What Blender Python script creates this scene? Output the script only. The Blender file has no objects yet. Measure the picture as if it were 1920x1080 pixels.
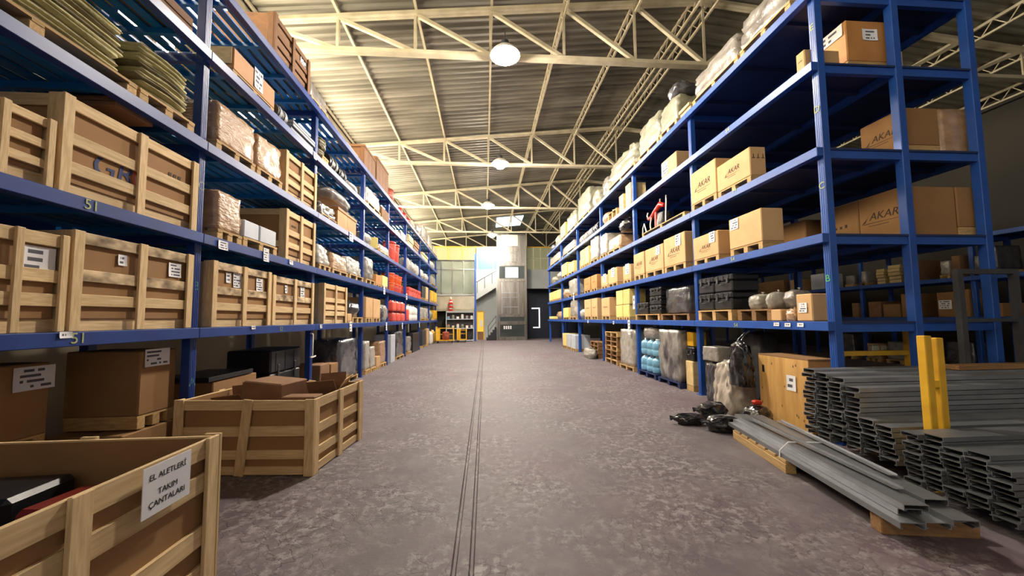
LAMP, WIN, WORLD, EXPO = 980, 12, .42, 0.3
import bpy, math, random
from mathutils import Vector, Matrix, Euler, noise
R = random.Random(7)
C = bpy.context.scene.collection
PI = math.pi
sin, cos = math.sin, math.cos
# ------------------------------------------------------------------ camera
F_PX, YAW, PITCH, ROLL, CY, EYE = 698.5, .0731, .0658, -.0093, 551.2, 1.55
_r0 = Vector((cos(YAW), -sin(YAW), 0))
_f0 = Vector((sin(YAW), cos(YAW), 0))
FWD = _f0 * cos(PITCH) + Vector((0, 0, sin(PITCH)))
_u0 = Vector((0, 0, cos(PITCH))) - _f0 * sin(PITCH)
RGT = _r0 * cos(ROLL) + _u0 * sin(ROLL)
UPV = _u0 * cos(ROLL) - _r0 * sin(ROLL)
EYEV = Vector((0, 0, EYE))


def ray(px, py):
    return FWD + RGT * ((px - 960) / F_PX) + UPV * (-(py - CY) / F_PX)


def on_x(px, py, X):
    d = ray(px, py)
    return EYEV + d * (X / d.x)


def on_y(px, py, Y):
    d = ray(px, py)
    return EYEV + d * (Y / d.y)


def on_z(px, py, z):
    d = ray(px, py)
    return EYEV + d * ((z - EYE) / d.z)


def y_at(px, X, z):
    # depth Y at which the point (X, Y, z) stands in column px
    k = (px - 960) / F_PX
    a = RGT - FWD * k
    return -(a.x * X + a.z * (z - EYE)) / a.y


cam = bpy.data.cameras.new('camera')
cam.sensor_width = 36
cam.lens = F_PX * 36 / 1920
cam.shift_y = (CY - 540) / 1920
cam.clip_end = 200
co = bpy.data.objects.new('camera', cam)
m = Matrix((RGT, UPV, -FWD)).transposed().to_4x4()
m.translation = EYEV
co.matrix_world = m
C.objects.link(co)
bpy.context.scene.camera = co


# ------------------------------------------------------------------ materials
def lin(c):
    return tuple((x / 255 / 12.92 if x / 255 <= .04045 else ((x / 255 + .055) / 1.055) ** 2.4) for x in c) + (1,)


def mat(name, c1, c2=None, scale=4, rough=.5, metal=0, coat=0, rand=.12, bump=0, bscale=30, emit=0, coord='Object', spec=.5, detail=4, stretch=(1, 1, 1), contrast=.25, rough2=None):
    """c1/c2 mixed by a noise, brightness varied a little from object to object"""
    mt = bpy.data.materials.new(name)
    mt.use_nodes = True
    nt = mt.node_tree
    N, L = nt.nodes, nt.links
    b = N['Principled BSDF']
    b.inputs['Roughness'].default_value = rough
    b.inputs['Metallic'].default_value = metal
    b.inputs['Coat Weight'].default_value = coat
    b.inputs['Coat Roughness'].default_value = .12
    b.inputs['Specular IOR Level'].default_value = spec
    if c2 is None:
        c2 = tuple(x * .86 for x in c1)
    tc = N.new('ShaderNodeTexCoord')
    mp = N.new('ShaderNodeMapping')
    mp.inputs['Scale'].default_value = stretch
    L.new(tc.outputs[coord], mp.inputs['Vector'])
    oi = N.new('ShaderNodeObjectInfo')
    mul = N.new('ShaderNodeMath'); mul.operation = 'MULTIPLY'; mul.inputs[1].default_value = 37
    L.new(oi.outputs['Random'], mul.inputs[0])
    n = N.new('ShaderNodeTexNoise')
    n.noise_dimensions = '4D'
    n.inputs['Scale'].default_value = scale
    n.inputs['Detail'].default_value = detail
    L.new(mp.outputs[0], n.inputs['Vector'])
    L.new(mul.outputs[0], n.inputs['W'])
    cr = N.new('ShaderNodeValToRGB')
    cr.color_ramp.elements[0].position = .5 - contrast
    cr.color_ramp.elements[1].position = .5 + contrast
    cr.color_ramp.elements[0].color = lin(c1)
    cr.color_ramp.elements[1].color = lin(c2)
    L.new(n.outputs['Fac'], cr.inputs[0])
    hsv = N.new('ShaderNodeHueSaturation')
    mr = N.new('ShaderNodeMapRange')
    mr.inputs['To Min'].default_value = 1 - rand
    mr.inputs['To Max'].default_value = 1 + rand
    L.new(oi.outputs['Random'], mr.inputs[0])
    L.new(mr.outputs[0], hsv.inputs['Value'])
    L.new(cr.outputs[0], hsv.inputs['Color'])
    L.new(hsv.outputs[0], b.inputs['Base Color'])
    if rough2 is not None:
        m2 = N.new('ShaderNodeMapRange')
        m2.inputs['To Min'].default_value = rough
        m2.inputs['To Max'].default_value = rough2
        L.new(n.outputs['Fac'], m2.inputs[0])
        L.new(m2.outputs[0], b.inputs['Roughness'])
    if bump:
        n2 = N.new('ShaderNodeTexNoise')
        n2.inputs['Scale'].default_value = bscale
        n2.inputs['Detail'].default_value = 3
        L.new(mp.outputs[0], n2.inputs['Vector'])
        bp = N.new('ShaderNodeBump')
        bp.inputs['Strength'].default_value = bump
        bp.inputs['Distance'].default_value = .02
        L.new(n2.outputs['Fac'], bp.inputs['Height'])
        L.new(bp.outputs[0], b.inputs['Normal'])
    if emit:
        b.inputs['Emission Color'].default_value = lin(c1)
        b.inputs['Emission Strength'].default_value = emit
    return mt


M = {}
M['wood'] = mat('crate_wood', (228, 200, 154), (190, 158, 112), 5, .75, coord='Generated', rand=.1, contrast=.22)
M['wood_pale'] = mat('pale_wood', (222, 200, 150), (186, 158, 108), 5, .75, coord='Generated', rand=.1)
M['wood_stain'] = mat('stained_wood', (226, 200, 160), (104, 84, 60), 6, .8, coord='Object', rand=.1, contrast=.16, detail=2, stretch=(1, 1, 1.6))
M['wood_old'] = mat('old_wood', (150, 112, 72), (108, 78, 48), 5, .8, coord='Generated')
M['wood_red'] = mat('brown_wood', (128, 86, 50), (98, 64, 36), 5, .75, coord='Generated')
M['pallet'] = mat('pallet_wood', (206, 172, 118), (158, 124, 78), 5, .8, coord='Generated')
M['ply'] = mat('plywood', (214, 172, 106), (172, 124, 64), 2.2, .6, stretch=(7, 7, .8), contrast=.3, detail=6)
M['ply_box'] = mat('plywood_box', (196, 140, 80), (166, 112, 60), 3, .65, detail=6)
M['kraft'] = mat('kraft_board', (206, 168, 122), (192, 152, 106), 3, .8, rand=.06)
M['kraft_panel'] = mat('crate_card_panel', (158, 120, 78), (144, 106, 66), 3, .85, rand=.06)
M['kraft_dull'] = mat('shaded_kraft_board', (150, 112, 72), (134, 98, 62), 3, .85, rand=.06)  # darker copy of the kraft, shade painted in for boxes in dim spots
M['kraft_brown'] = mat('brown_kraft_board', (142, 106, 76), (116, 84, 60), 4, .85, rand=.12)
M['tape'] = mat('packing_tape', (150, 100, 56), None, 4, .25)
M['blue'] = mat('rack_blue', (32, 84, 172), (24, 66, 146), 3, .35, rand=.04, rough2=.5)
M['blue_end'] = M['blue']
M['navy'] = mat('rack_navy', (28, 64, 142), (22, 50, 118), 3, .4, rand=.04)
M['cyan'] = mat('rack_bright_blue', (24, 116, 190), (18, 96, 166), 3, .4, rand=.04)
M['deck'] = mat('deck_blue', (26, 46, 96), (20, 36, 76), 3, .5, rand=.04)
M['paper'] = mat('white_paper', (236, 236, 240), (222, 222, 228), 4, .7, rand=.03)
M['ink'] = mat('ink_grey', (92, 92, 104), None, 4, .8)
M['print'] = mat('print_brown', (70, 50, 34), None, 4, .8)
M['print_blue'] = mat('print_blue', (52, 64, 116), None, 4, .8)
M['print_red'] = mat('print_red', (196, 92, 70), None, 4, .8)
M['black_ink'] = mat('black_ink', (24, 24, 28), None, 4, .8)
M['paint_yellow'] = mat('stencil_yellow', (196, 200, 120), (120, 140, 110), 60, .6)
M['paint_green'] = mat('stencil_green', (90, 190, 120), None, 4, .6)
M['spray_green'] = mat('spray_green', (70, 122, 88), (120, 140, 104), 30, .8)
M['film_kraft'] = mat('film_over_card', (196, 160, 124), (150, 114, 84), 5, .3, coat=.9, bump=.7, bscale=16, rand=.08, stretch=(1, 1, 2.2))
M['film_white'] = mat('white_film', (190, 186, 178), (128, 122, 114), 6, .3, coat=.6, bump=.7, bscale=14, rand=.08)
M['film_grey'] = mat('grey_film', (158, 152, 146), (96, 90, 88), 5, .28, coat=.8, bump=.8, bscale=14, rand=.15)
M['film_cream'] = mat('cream_film', (160, 158, 138), (106, 104, 90), 5, .35, coat=.4, bump=.8, bscale=9, rand=.06)
M['film_clear'] = mat('clear_film', (206, 196, 184), (150, 140, 130), 4, .22, coat=.9, bump=1, bscale=9, rand=.05)
M['film_stack'] = mat('film_over_packs', (150, 146, 142), (54, 52, 56), 2.6, .25, coat=.8, bump=.8, bscale=10, rand=.05, contrast=.12, stretch=(1.4, 1.4, 1))
M['red_dark'] = mat('dark_red_plastic', (132, 42, 34), None, 4, .3)
M['film_dark'] = mat('dark_film', (84, 84, 90), (44, 44, 50), 5, .25, coat=.8, bump=.8, bscale=14, rand=.1)
M['black'] = mat('black_plastic', (30, 32, 38), (22, 23, 28), 5, .38, rand=.1)
M['bin_bag'] = mat('black_bag_film', (24, 25, 31), (14, 15, 19), 5, .2, coat=.8, bump=.8, bscale=9)
M['dark_grey'] = mat('dark_grey', (62, 62, 66), (46, 46, 50), 5, .5)
M['grey'] = mat('grey_sheet', (150, 152, 156), (128, 130, 136), 5, .45)
M['grey_white'] = mat('grey_white_card', (196, 202, 212), (180, 186, 198), 5, .5)
M['white'] = mat('white_plastic', (232, 230, 224), (214, 210, 202), 5, .5)
M['red'] = mat('red_plastic', (196, 44, 34), (170, 34, 28), 5, .38)
M['red_pale'] = mat('faded_red_plastic', (222, 92, 78), (196, 66, 56), 5, .4)
M['orange'] = mat('orange_plastic', (226, 96, 44), (204, 80, 36), 5, .4)
M['rust'] = mat('rust_red_steel', (150, 66, 42), (120, 50, 34), 6, .55)
M['yellow'] = mat('yellow_paint', (224, 176, 40), (200, 150, 28), 6, .45)
M['yellow_box'] = mat('yellow_card', (226, 206, 130), (206, 184, 108), 5, .7)
M['bottle_blue'] = mat('blue_bottle', (132, 186, 214), (96, 152, 190), 5, .25, coat=.4)
M['olive'] = mat('olive_fabric', (196, 188, 136), (146, 138, 96), 6, .85, bump=.4)
M['olive_dark'] = mat('dark_olive_fabric', (128, 118, 84), (88, 80, 58), 6, .85, bump=.4)
M['galv'] = mat('galvanised_steel', (166, 168, 172), (126, 129, 134), 2.5, .34, metal=.75, rand=.16, rough2=.5)
M['galv_dark'] = mat('dull_steel', (136, 138, 142), (100, 103, 108), 2.5, .4, metal=.65, rand=.2)
M['steel'] = mat('brushed_steel', (150, 146, 140), (96, 92, 88), 1.2, .3, metal=.85, stretch=(4, 4, .4), rand=.05)
M['cladding'] = mat('metal_cladding', (196, 190, 168), (164, 158, 138), 1.6, .4, metal=.5, rand=.05)
M['truss'] = mat('cream_truss_paint', (206, 196, 170), (166, 154, 128), 3, .55, rand=.04)
M['plaster'] = mat('white_plaster', (164, 168, 168), (150, 154, 154), 1.2, .85, rand=0)
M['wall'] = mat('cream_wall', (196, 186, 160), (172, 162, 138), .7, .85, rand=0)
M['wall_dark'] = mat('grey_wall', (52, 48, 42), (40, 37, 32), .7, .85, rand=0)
M['door_blue'] = mat('dark_blue_panel', (20, 28, 52), (14, 20, 40), 1, .5, rand=0)
M['rubber'] = mat('rubber', (26, 26, 26), None, 5, .8)
M['chrome'] = mat('bright_metal', (210, 212, 214), None, 5, .2, metal=1)


def emit_mat(name, col, s, dim=1):
    mt = bpy.data.materials.new(name)
    mt.use_nodes = True
    nt = mt.node_tree
    b = nt.nodes['Principled BSDF']
    b.inputs['Base Color'].default_value = lin(tuple(c * dim for c in col))
    b.inputs['Roughness'].default_value = .4
    b.inputs['Emission Color'].default_value = lin(col)
    b.inputs['Emission Strength'].default_value = s
    return mt


M['lamp'] = emit_mat('lamp_glow', (255, 244, 228), LAMP)
M['pane_yellow'] = emit_mat('backlit_yellow_pane', (230, 222, 150), .5, .4)
M['pane_blue'] = emit_mat('backlit_blue_pane', (130, 212, 232), .6, .35)
M['pane_green'] = emit_mat('backlit_green_pane', (176, 176, 130), .2, .6)
M['pane_sky'] = emit_mat('daylit_skylight', (206, 234, 250), 4.0)
M['pane_wall'] = emit_mat('added_daylight_panel', (255, 240, 206), WIN)
M['slit'] = emit_mat('daylit_slit', (240, 246, 246), 1.2)
M['pane_glass'] = mat('cabin_glass', (176, 184, 168), (140, 150, 132), .8, .12, metal=.3, rand=.05)
M['lift_glass'] = mat('lift_glass', (70, 78, 78), (48, 54, 54), 1, .1, metal=.2)
M['pane_curtain'] = emit_mat('lit_curtain', (206, 216, 210), .3)
M['glow_room'] = emit_mat('lit_room_yellow', (226, 190, 70), .35)


def floor_mat():
    mt = bpy.data.materials.new('worn_concrete')
    mt.use_nodes = True
    nt = mt.node_tree
    N, L = nt.nodes, nt.links
    b = N['Principled BSDF']
    tc = N.new('ShaderNodeTexCoord')

    def ns(scale, detail=5, rough=.55):
        n = N.new('ShaderNodeTexNoise')
        n.inputs['Scale'].default_value = scale
        n.inputs['Detail'].default_value = detail
        n.inputs['Roughness'].default_value = rough
        L.new(tc.outputs['Object'], n.inputs['Vector'])
        return n

    def ramp(src, *st):
        r = N.new('ShaderNodeValToRGB')
        e = r.color_ramp.elements
        while len(e) < len(st):
            e.new(.5)
        for k, (p, c) in enumerate(st):
            e[k].position = p
            e[k].color = lin(c) if len(c) == 3 else c
        L.new(src, r.inputs[0])
        return r

    def mix(f, a, bb, t='MIX'):
        x = N.new('ShaderNodeMix')
        x.data_type = 'RGBA'
        x.blend_type = t
        if isinstance(f, float):
            x.inputs[0].default_value = f
        else:
            L.new(f, x.inputs[0])
        L.new(a, x.inputs[6])
        L.new(bb, x.inputs[7])
        return x.outputs[2]
    big = ns(.35, 4)
    base = ramp(big.outputs['Fac'], (.36, (96, 91, 95)), (.5, (102, 90, 98)), (.62, (98, 70, 84)))
    blot = ns(2.3, 7, .65)
    b2 = ramp(blot.outputs['Fac'], (.3, (68, 58, 64)), (.5, (102, 94, 96)), (.72, (132, 126, 126)))
    c = mix(.55, base.outputs[0], b2.outputs[0])
    # pale worn flakes
    vo = N.new('ShaderNodeTexVoronoi')
    vo.feature = 'DISTANCE_TO_EDGE'
    vo.inputs['Scale'].default_value = 7.5
    wn = ns(3, 4)
    ad = N.new('ShaderNodeVectorMath'); ad.operation = 'MULTIPLY_ADD'
    ad.inputs[1].default_value = (.35, .35, .35)
    L.new(wn.outputs['Color'], ad.inputs[0])
    L.new(tc.outputs['Object'], ad.inputs[2])
    L.new(ad.outputs[0], vo.inputs['Vector'])
    crack = ramp(vo.outputs['Distance'], (0, (1, 1, 1, 1)), (.06, (0, 0, 0, 1)))
    wear = ns(.8, 6, .7)
    wr = ramp(wear.outputs['Fac'], (.43, (.06, .06, .06, 1)), (.58, (1, 1, 1, 1)))
    mm = N.new('ShaderNodeMath'); mm.operation = 'MULTIPLY'
    L.new(crack.outputs[0], mm.inputs[0]); L.new(wr.outputs[0], mm.inputs[1])
    m3 = N.new('ShaderNodeMath'); m3.operation = 'MULTIPLY'; m3.inputs[1].default_value = .7
    L.new(mm.outputs[0], m3.inputs[0])
    pale = N.new('ShaderNodeRGB'); pale.outputs[0].default_value = lin((146, 140, 142))
    dark = N.new('ShaderNodeRGB'); dark.outputs[0].default_value = lin((52, 43, 48))
    c = mix(m3.outputs[0], c, dark.outputs[0])
    fl = ns(13, 7, .72)
    fr = ramp(fl.outputs['Fac'], (.5, (0, 0, 0, 1)), (.57, (.8, .8, .8, 1)))
    m4 = N.new('ShaderNodeMath'); m4.operation = 'MULTIPLY'
    L.new(fr.outputs[0], m4.inputs[0]); L.new(wr.outputs[0], m4.inputs[1])
    c = mix(m4.outputs[0], c, pale.outputs[0])
    L.new(c, b.inputs['Base Color'])
    rr = N.new('ShaderNodeMapRange')
    rr.inputs['To Min'].default_value = .46
    rr.inputs['To Max'].default_value = .8
    b.inputs['Specular IOR Level'].default_value = .35
    L.new(blot.outputs['Fac'], rr.inputs[0])
    L.new(rr.outputs[0], b.inputs['Roughness'])
    bp = N.new('ShaderNodeBump')
    bp.inputs['Strength'].default_value = .35
    bp.inputs['Distance'].default_value = .012
    hb = N.new('ShaderNodeMath'); hb.operation = 'SUBTRACT'
    L.new(fl.outputs['Fac'], hb.inputs[0]); L.new(m3.outputs[0], hb.inputs[1])
    L.new(hb.outputs[0], bp.inputs['Height'])
    L.new(bp.outputs[0], b.inputs['Normal'])
    return mt


M['floor'] = floor_mat()
M['roof'] = mat('corrugated_steel', (150, 146, 134), (88, 84, 74), 1.1, .45, metal=.35, rand=0, stretch=(.25, 1.4, 1), detail=6, contrast=.2)


# ------------------------------------------------------------------ mesh helpers
class MB:
    def __init__(s):
        s.v, s.f, s.m, s.sm = [], [], [], []

    def add(s, vs, fs, mi=0, smooth=False):
        k = len(s.v)
        s.v += [Vector(p) for p in vs]
        for f in fs:
            s.f.append(tuple(k + i for i in f)); s.m.append(mi); s.sm.append(smooth)
        return s

    def box(s, x0, y0, z0, x1, y1, z1, mi=0):
        if x0 > x1: x0, x1 = x1, x0
        if y0 > y1: y0, y1 = y1, y0
        if z0 > z1: z0, z1 = z1, z0
        return s.add([(x0, y0, z0), (x1, y0, z0), (x1, y1, z0), (x0, y1, z0), (x0, y0, z1), (x1, y0, z1), (x1, y1, z1), (x0, y1, z1)],
                     [(0, 3, 2, 1), (4, 5, 6, 7), (0, 1, 5, 4), (1, 2, 6, 5), (2, 3, 7, 6), (3, 0, 4, 7)], mi)

    def cbox(s, x0, y0, z0, x1, y1, z1, c=.006, mi=0):
        """box with chamfered edges"""
        if x0 > x1: x0, x1 = x1, x0
        if y0 > y1: y0, y1 = y1, y0
        if z0 > z1: z0, z1 = z1, z0
        c = min(c, (x1 - x0) * .3, (y1 - y0) * .3, (z1 - z0) * .3)
        P, idx = [], {}
        for i, (xa, dx) in enumerate(((x0, c), (x1, -c))):
            for j, (ya, dy) in enumerate(((y0, c), (y1, -c))):
                for k, (za, dz) in enumerate(((z0, c), (z1, -c))):
                    for ax, p in enumerate(((xa, ya + dy, za + dz), (xa + dx, ya, za + dz), (xa + dx, ya + dy, za))):
                        idx[i, j, k, ax] = len(P); P.append(p)
        Fs = []
        g = lambda i, j, k, a: idx[i, j, k, a]
        for i in (0, 1):
            q = [g(i, 0, 0, 0), g(i, 1, 0, 0), g(i, 1, 1, 0), g(i, 0, 1, 0)]
            Fs.append(q if i else q[::-1])
            q = [g(0, i, 0, 1), g(0, i, 1, 1), g(1, i, 1, 1), g(1, i, 0, 1)]
            Fs.append(q if i else q[::-1])
            q = [g(0, 0, i, 2), g(1, 0, i, 2), g(1, 1, i, 2), g(0, 1, i, 2)]
            Fs.append(q if i else q[::-1])
        for i in (0, 1):
            for j in (0, 1):
                q = [g(i, j, 0, 0), g(i, j, 1, 0), g(i, j, 1, 1), g(i, j, 0, 1)]
                Fs.append(q if (i == j) == False else q[::-1])
                q = [g(i, 0, j, 0), g(i, 1, j, 0), g(i, 1, j, 2), g(i, 0, j, 2)]
                Fs.append(q if (i == j) else q[::-1])
                q = [g(0, i, j, 1), g(1, i, j, 1), g(1, i, j, 2), g(0, i, j, 2)]
                Fs.append(q if (i != j) else q[::-1])
        for i in (0, 1):
            for j in (0, 1):
                for k in (0, 1):
                    q = [g(i, j, k, 0), g(i, j, k, 1), g(i, j, k, 2)]
                    Fs.append(q if (i + j + k) % 2 else q[::-1])
        return s.add(P, Fs, mi)

    def bar(s, a, b, w, h, mi=0, up=(0, 0, 1)):
        """square bar from a to b, w across, h along up"""
        a, b = Vector(a), Vector(b)
        d = (b - a).normalized()
        u = Vector(up)
        x = d.cross(u)
        if x.length < 1e-4:
            x = d.cross(Vector((0, 1, 0)))
        x.normalize()
        z = x.cross(d).normalized()
        P = []
        for p in (a, b):
            for sx, sz in ((-1, -1), (1, -1), (1, 1), (-1, 1)):
                P.append(p + x * (sx * w / 2) + z * (sz * h / 2))
        return s.add(P, [(0, 1, 2, 3), (7, 6, 5, 4), (0, 4, 5, 1), (1, 5, 6, 2), (2, 6, 7, 3), (3, 7, 4, 0)], mi)

    def tube(s, pts, r, n=8, mi=0, cap=True, closed=False):
        pts = [Vector(p) for p in pts]
        P, Fs = [], []
        k = len(pts)
        px = None
        for i, p in enumerate(pts):
            if closed:
                d = pts[(i + 1) % k] - pts[i - 1]
            else:
                d = pts[min(i + 1, k - 1)] - pts[max(i - 1, 0)]
            d.normalize()
            if px is None:
                px = d.cross(Vector((0, 0, 1)))
                if px.length < 1e-3:
                    px = d.cross(Vector((0, 1, 0)))
            x = (px - d * px.dot(d)).normalized()
            px = x
            y = d.cross(x)
            rr = r[i] if isinstance(r, (list, tuple)) else r
            for j in range(n):
                t = 2 * PI * j / n
                P.append(p + x * (cos(t) * rr) + y * (sin(t) * rr))
        for i in range(k if closed else k - 1):
            for j in range(n):
                a, b2 = i * n + j, i * n + (j + 1) % n
                i2 = (i + 1) % k
                Fs.append((a, b2, i2 * n + (j + 1) % n, i2 * n + j))
        s.add(P, Fs, mi, True)
        if cap and not closed:
            s.add(P[:n], [tuple(range(n - 1, -1, -1))], mi)
            s.add(P[-n:], [tuple(range(n))], mi)
        return s

    def lathe(s, prof, n=20, c=(0, 0, 0), mi=0, sx=1, sy=1):
        P, Fs = [], []
        for r, z in prof:
            for j in range(n):
                t = 2 * PI * j / n
                P.append((c[0] + cos(t) * r * sx, c[1] + sin(t) * r * sy, c[2] + z))
        for i in range(len(prof) - 1):
            for j in range(n):
                a, b = i * n + j, i * n + (j + 1) % n
                Fs.append((a, b, b + n, a + n))
        Fs.append(tuple(range(n - 1, -1, -1)))
        Fs.append(tuple(range((len(prof) - 1) * n, len(prof) * n)))
        return s.add(P, Fs, mi, True)

    def soft(s, w, d, h, n=7, e=.35, amp=.04, fr=3., seed=0, c=(0, 0, 0), sag=0, taper=0, mi=0, fold=0):
        """a rounded, crumpled body standing on z = c.z; x in +-w/2, y in 0..d"""
        idx, P, Fs = {}, [], []
        off = Vector((seed * 7.3, seed * 3.1, seed * 1.7))

        def vert(a):
            if a in idx: return idx[a]
            q = Vector([2 * t / n - 1 for t in a])
            l = max(abs(q.x), abs(q.y), abs(q.z))
            sp = q.normalized() * l if q.length > 0 else q
            p = q.lerp(sp, e)
            nz = noise.noise_vector(p * fr + off)
            p2 = Vector((p.x * w / 2, p.y * d / 2, p.z * h / 2))
            p2 += Vector((nz.x * amp, nz.y * amp, nz.z * amp * .6))
            if fold:
                f = abs(noise.noise(Vector((p.x * fr * 2.5, p.y * fr * 2.5, p.z * fr * .6)) + off))
                p2 += Vector((p.x, p.y, 0)) * (-f * fold)
            tz = (p.z + 1) / 2
            k = 1 - taper * tz
            p2.x *= k; p2.y *= k
            p2.z -= sag * tz * (p.x * p.x + p.y * p.y) * .5
            p2.z = max(p2.z + h / 2, 0)
            if q.z <= -.999: p2.z = 0
            idx[a] = len(P)
            P.append((p2.x + c[0], p2.y + d / 2 + c[1], p2.z + c[2]))
            return idx[a]
        for ax in range(3):
            for sd in (0, n):
                for i in range(n):
                    for j in range(n):
                        q = []
                        for di, dj in ((0, 0), (1, 0), (1, 1), (0, 1)):
                            a = [0, 0, 0]
                            a[ax] = sd; a[(ax + 1) % 3] = i + di; a[(ax + 2) % 3] = j + dj
                            q.append(vert(tuple(a)))
                        Fs.append(tuple(q) if sd else tuple(q[::-1]))
        return s.add(P, Fs, mi, True)

    def xf(s, mtx, start=0):
        for i in range(start, len(s.v)):
            s.v[i] = mtx @ s.v[i]
        return s

    def build(s, name, mats, parent=None, loc=None, rz=None):
        me = bpy.data.meshes.new(name)
        me.from_pydata([tuple(p) for p in s.v], [], s.f)
        for x in (mats if isinstance(mats, (list, tuple)) else [mats]):
            me.materials.append(M[x] if isinstance(x, str) else x)
        me.polygons.foreach_set('material_index', s.m)
        me.polygons.foreach_set('use_smooth', s.sm)
        me.update()
        o = bpy.data.objects.new(name, me)
        C.objects.link(o)
        if parent is not None: o.parent = parent
        if loc is not None: o.location = loc
        if rz is not None: o.rotation_euler = (0, 0, rz)
        return o


def B(x0, y0, z0, x1, y1, z1, name, mats, parent=None, c=0):
    b = MB()
    if c: b.cbox(x0, y0, z0, x1, y1, z1, c)
    else: b.box(x0, y0, z0, x1, y1, z1)
    return b.build(name, mats, parent)


LABELS = {}


def tag(o, label, cat, group=None, kind=None):
    o['label'] = label; o['category'] = cat
    if group: o['group'] = group
    if kind: o['kind'] = kind
    LABELS.setdefault(label, []).append(o.name)
    return o


def thing(name, loc=(0, 0, 0), rz=0, label=None, cat=None, group=None, kind=None):
    o = bpy.data.objects.new(name, None)
    o.empty_display_size = .1
    C.objects.link(o)
    o.location = loc; o.rotation_euler = (0, 0, rz)
    if label: tag(o, label, cat, group, kind)
    return o


def structure(o, label, cat):
    return tag(o, label, cat, None, 'structure')


def copy_tree(o, parent=None):
    c = o.copy(); C.objects.link(c)
    if parent is not None: c.parent = parent
    for ch in [x for x in o.children]:
        copy_tree(ch, c)
    return c


_txt = {}


def text_mb(s, size, shear=0, bold=0):
    """verts/faces of lettering lying in x-z, facing -y, centred, cap height about size"""
    key = (s, shear, bold)
    if key not in _txt:
        cu = bpy.data.curves.new('lettering', 'FONT')
        cu.body = s; cu.align_x = 'CENTER'; cu.align_y = 'CENTER'; cu.size = 1; cu.shear = shear
        cu.resolution_u = 3
        ob = bpy.data.objects.new('lettering', cu)
        C.objects.link(ob)
        dg = bpy.context.evaluated_depsgraph_get()
        me = bpy.data.meshes.new_from_object(ob.evaluated_get(dg))
        _txt[key] = ([v.co.copy() for v in me.vertices], [tuple(p.vertices) for p in me.polygons])
        bpy.data.objects.remove(ob); bpy.data.curves.remove(cu); bpy.data.meshes.remove(me)
    v, f = _txt[key]
    b = MB()
    for k in ((-1, 0, 1) if bold else (0,)):
        b.add([((p.x + k * bold * .9) * size / .7, k * .0006, (p.y + abs(k) * bold * .3) * size / .7) for p in v], f)
    return b


def paper_mb(w, h, lines=4, seed=0, n=12):
    """sheet in x-z facing -y with scribbled lines, material 1 = ink"""
    r = random.Random(seed * 13 + 5)
    b = MB()
    rows = lines * 2 + 1
    P = []
    for j in range(rows + 1):
        for i in range(n + 1):
            x, z = (i / n - .5) * w, (j / rows - .5) * h
            curl = -.012 * (abs(x / w * 2) ** 3) - .008 * max(0, (-z / h * 2)) ** 2
            P.append((x, curl * .6, z))
    Fs, mi = [], []
    b.add(P, [])
    for j in range(rows):
        a = r.randint(1, 3); e = n - r.randint(1, 4)
        for i in range(n):
            ink = j % 2 == 1 and a <= i < e and r.random() < .78
            k = j * (n + 1) + i
            b.f.append((k, k + 1, k + n + 2, k + n + 1)); b.m.append(1 if ink else 0); b.sm.append(False)
    return b
# ------------------------------------------------------------------ shell of the building
Y0, Y1 = -7, 34
XW, XR, RIDGE = -5.3, 16.8, 5.6
CH = 7.85                                   # bottom chord height
roofz = lambda x: CH + .84 + .1 * ((x if x < RIDGE else 2 * RIDGE - x) + 3.47)


def build_floor():
    b = MB()
    g = .018
    prof = [(XW - .2, 0)]
    for gx in (-.2, -.09):
        prof += [(gx - g, 0), (gx - g * .5, -.02), (gx + g * .5, -.02), (gx + g, 0)]
    prof += [(XR + .2, 0)]
    P = [(x, y, z) for y in (Y0, Y1) for x, z in prof]
    n = len(prof)
    b.add(P, [(i, i + 1, n + i + 1, n + i) for i in range(n - 1)])
    o = b.build('floor', 'floor')
    structure(o, 'worn reddish grey concrete floor with a double groove along the aisle', 'floor')


build_floor()


def build_roof():
    for nm, x0, x1 in (('ceiling', XW - .3, RIDGE), ('ceiling', RIDGE, XR + .3)):
        b = MB()
        P, Fs = [], []
        pitch, dep = .25, .045
        y = Y0
        rows = []
        while y < Y1:
            rows += [(y, 0), (y + .08, 0), (y + .125, dep), (y + .205, dep)]
            y += pitch
        for yy, dz in rows:
            for x in (x0, x1):
                P.append((x, yy, roofz(x) + .12 + dz))
        hole = (.9, 3.2, 27.9, 30.6)
        for i in range(len(rows) - 1):
            Fs.append((2 * i, 2 * i + 1, 2 * i + 3, 2 * i + 2))
        b.add(P, Fs)
        o = b.build(nm, 'roof')
        structure(o, 'corrugated steel roof slope ' + ('over the main aisle, rising to the ridge' if x0 < 0 else 'falling away beyond the ridge'), 'ceiling')


build_roof()
# daylit translucent sheet hung under the far roof
sk = MB()
sk.add([(x, y, roofz(x) + .1 - dz) for dz in (0, .02) for x, y in ((.95, 28.0), (3.0, 28.0), (3.0, 30.9), (.95, 30.9))],
       [(0, 1, 2, 3), (7, 6, 5, 4), (0, 4, 5, 1), (1, 5, 6, 2), (2, 6, 7, 3), (3, 7, 4, 0)])
o = sk.build('window_1', 'pane_sky'); structure(o, 'pale blue daylit skylight sheet in the far roof above the lift', 'window')

o = B(XW - .2, Y0, 0, XW, Y1, roofz(XW) + .1, 'wall_left', 'wall'); structure(o, 'cream wall behind the left rack', 'wall')
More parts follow.
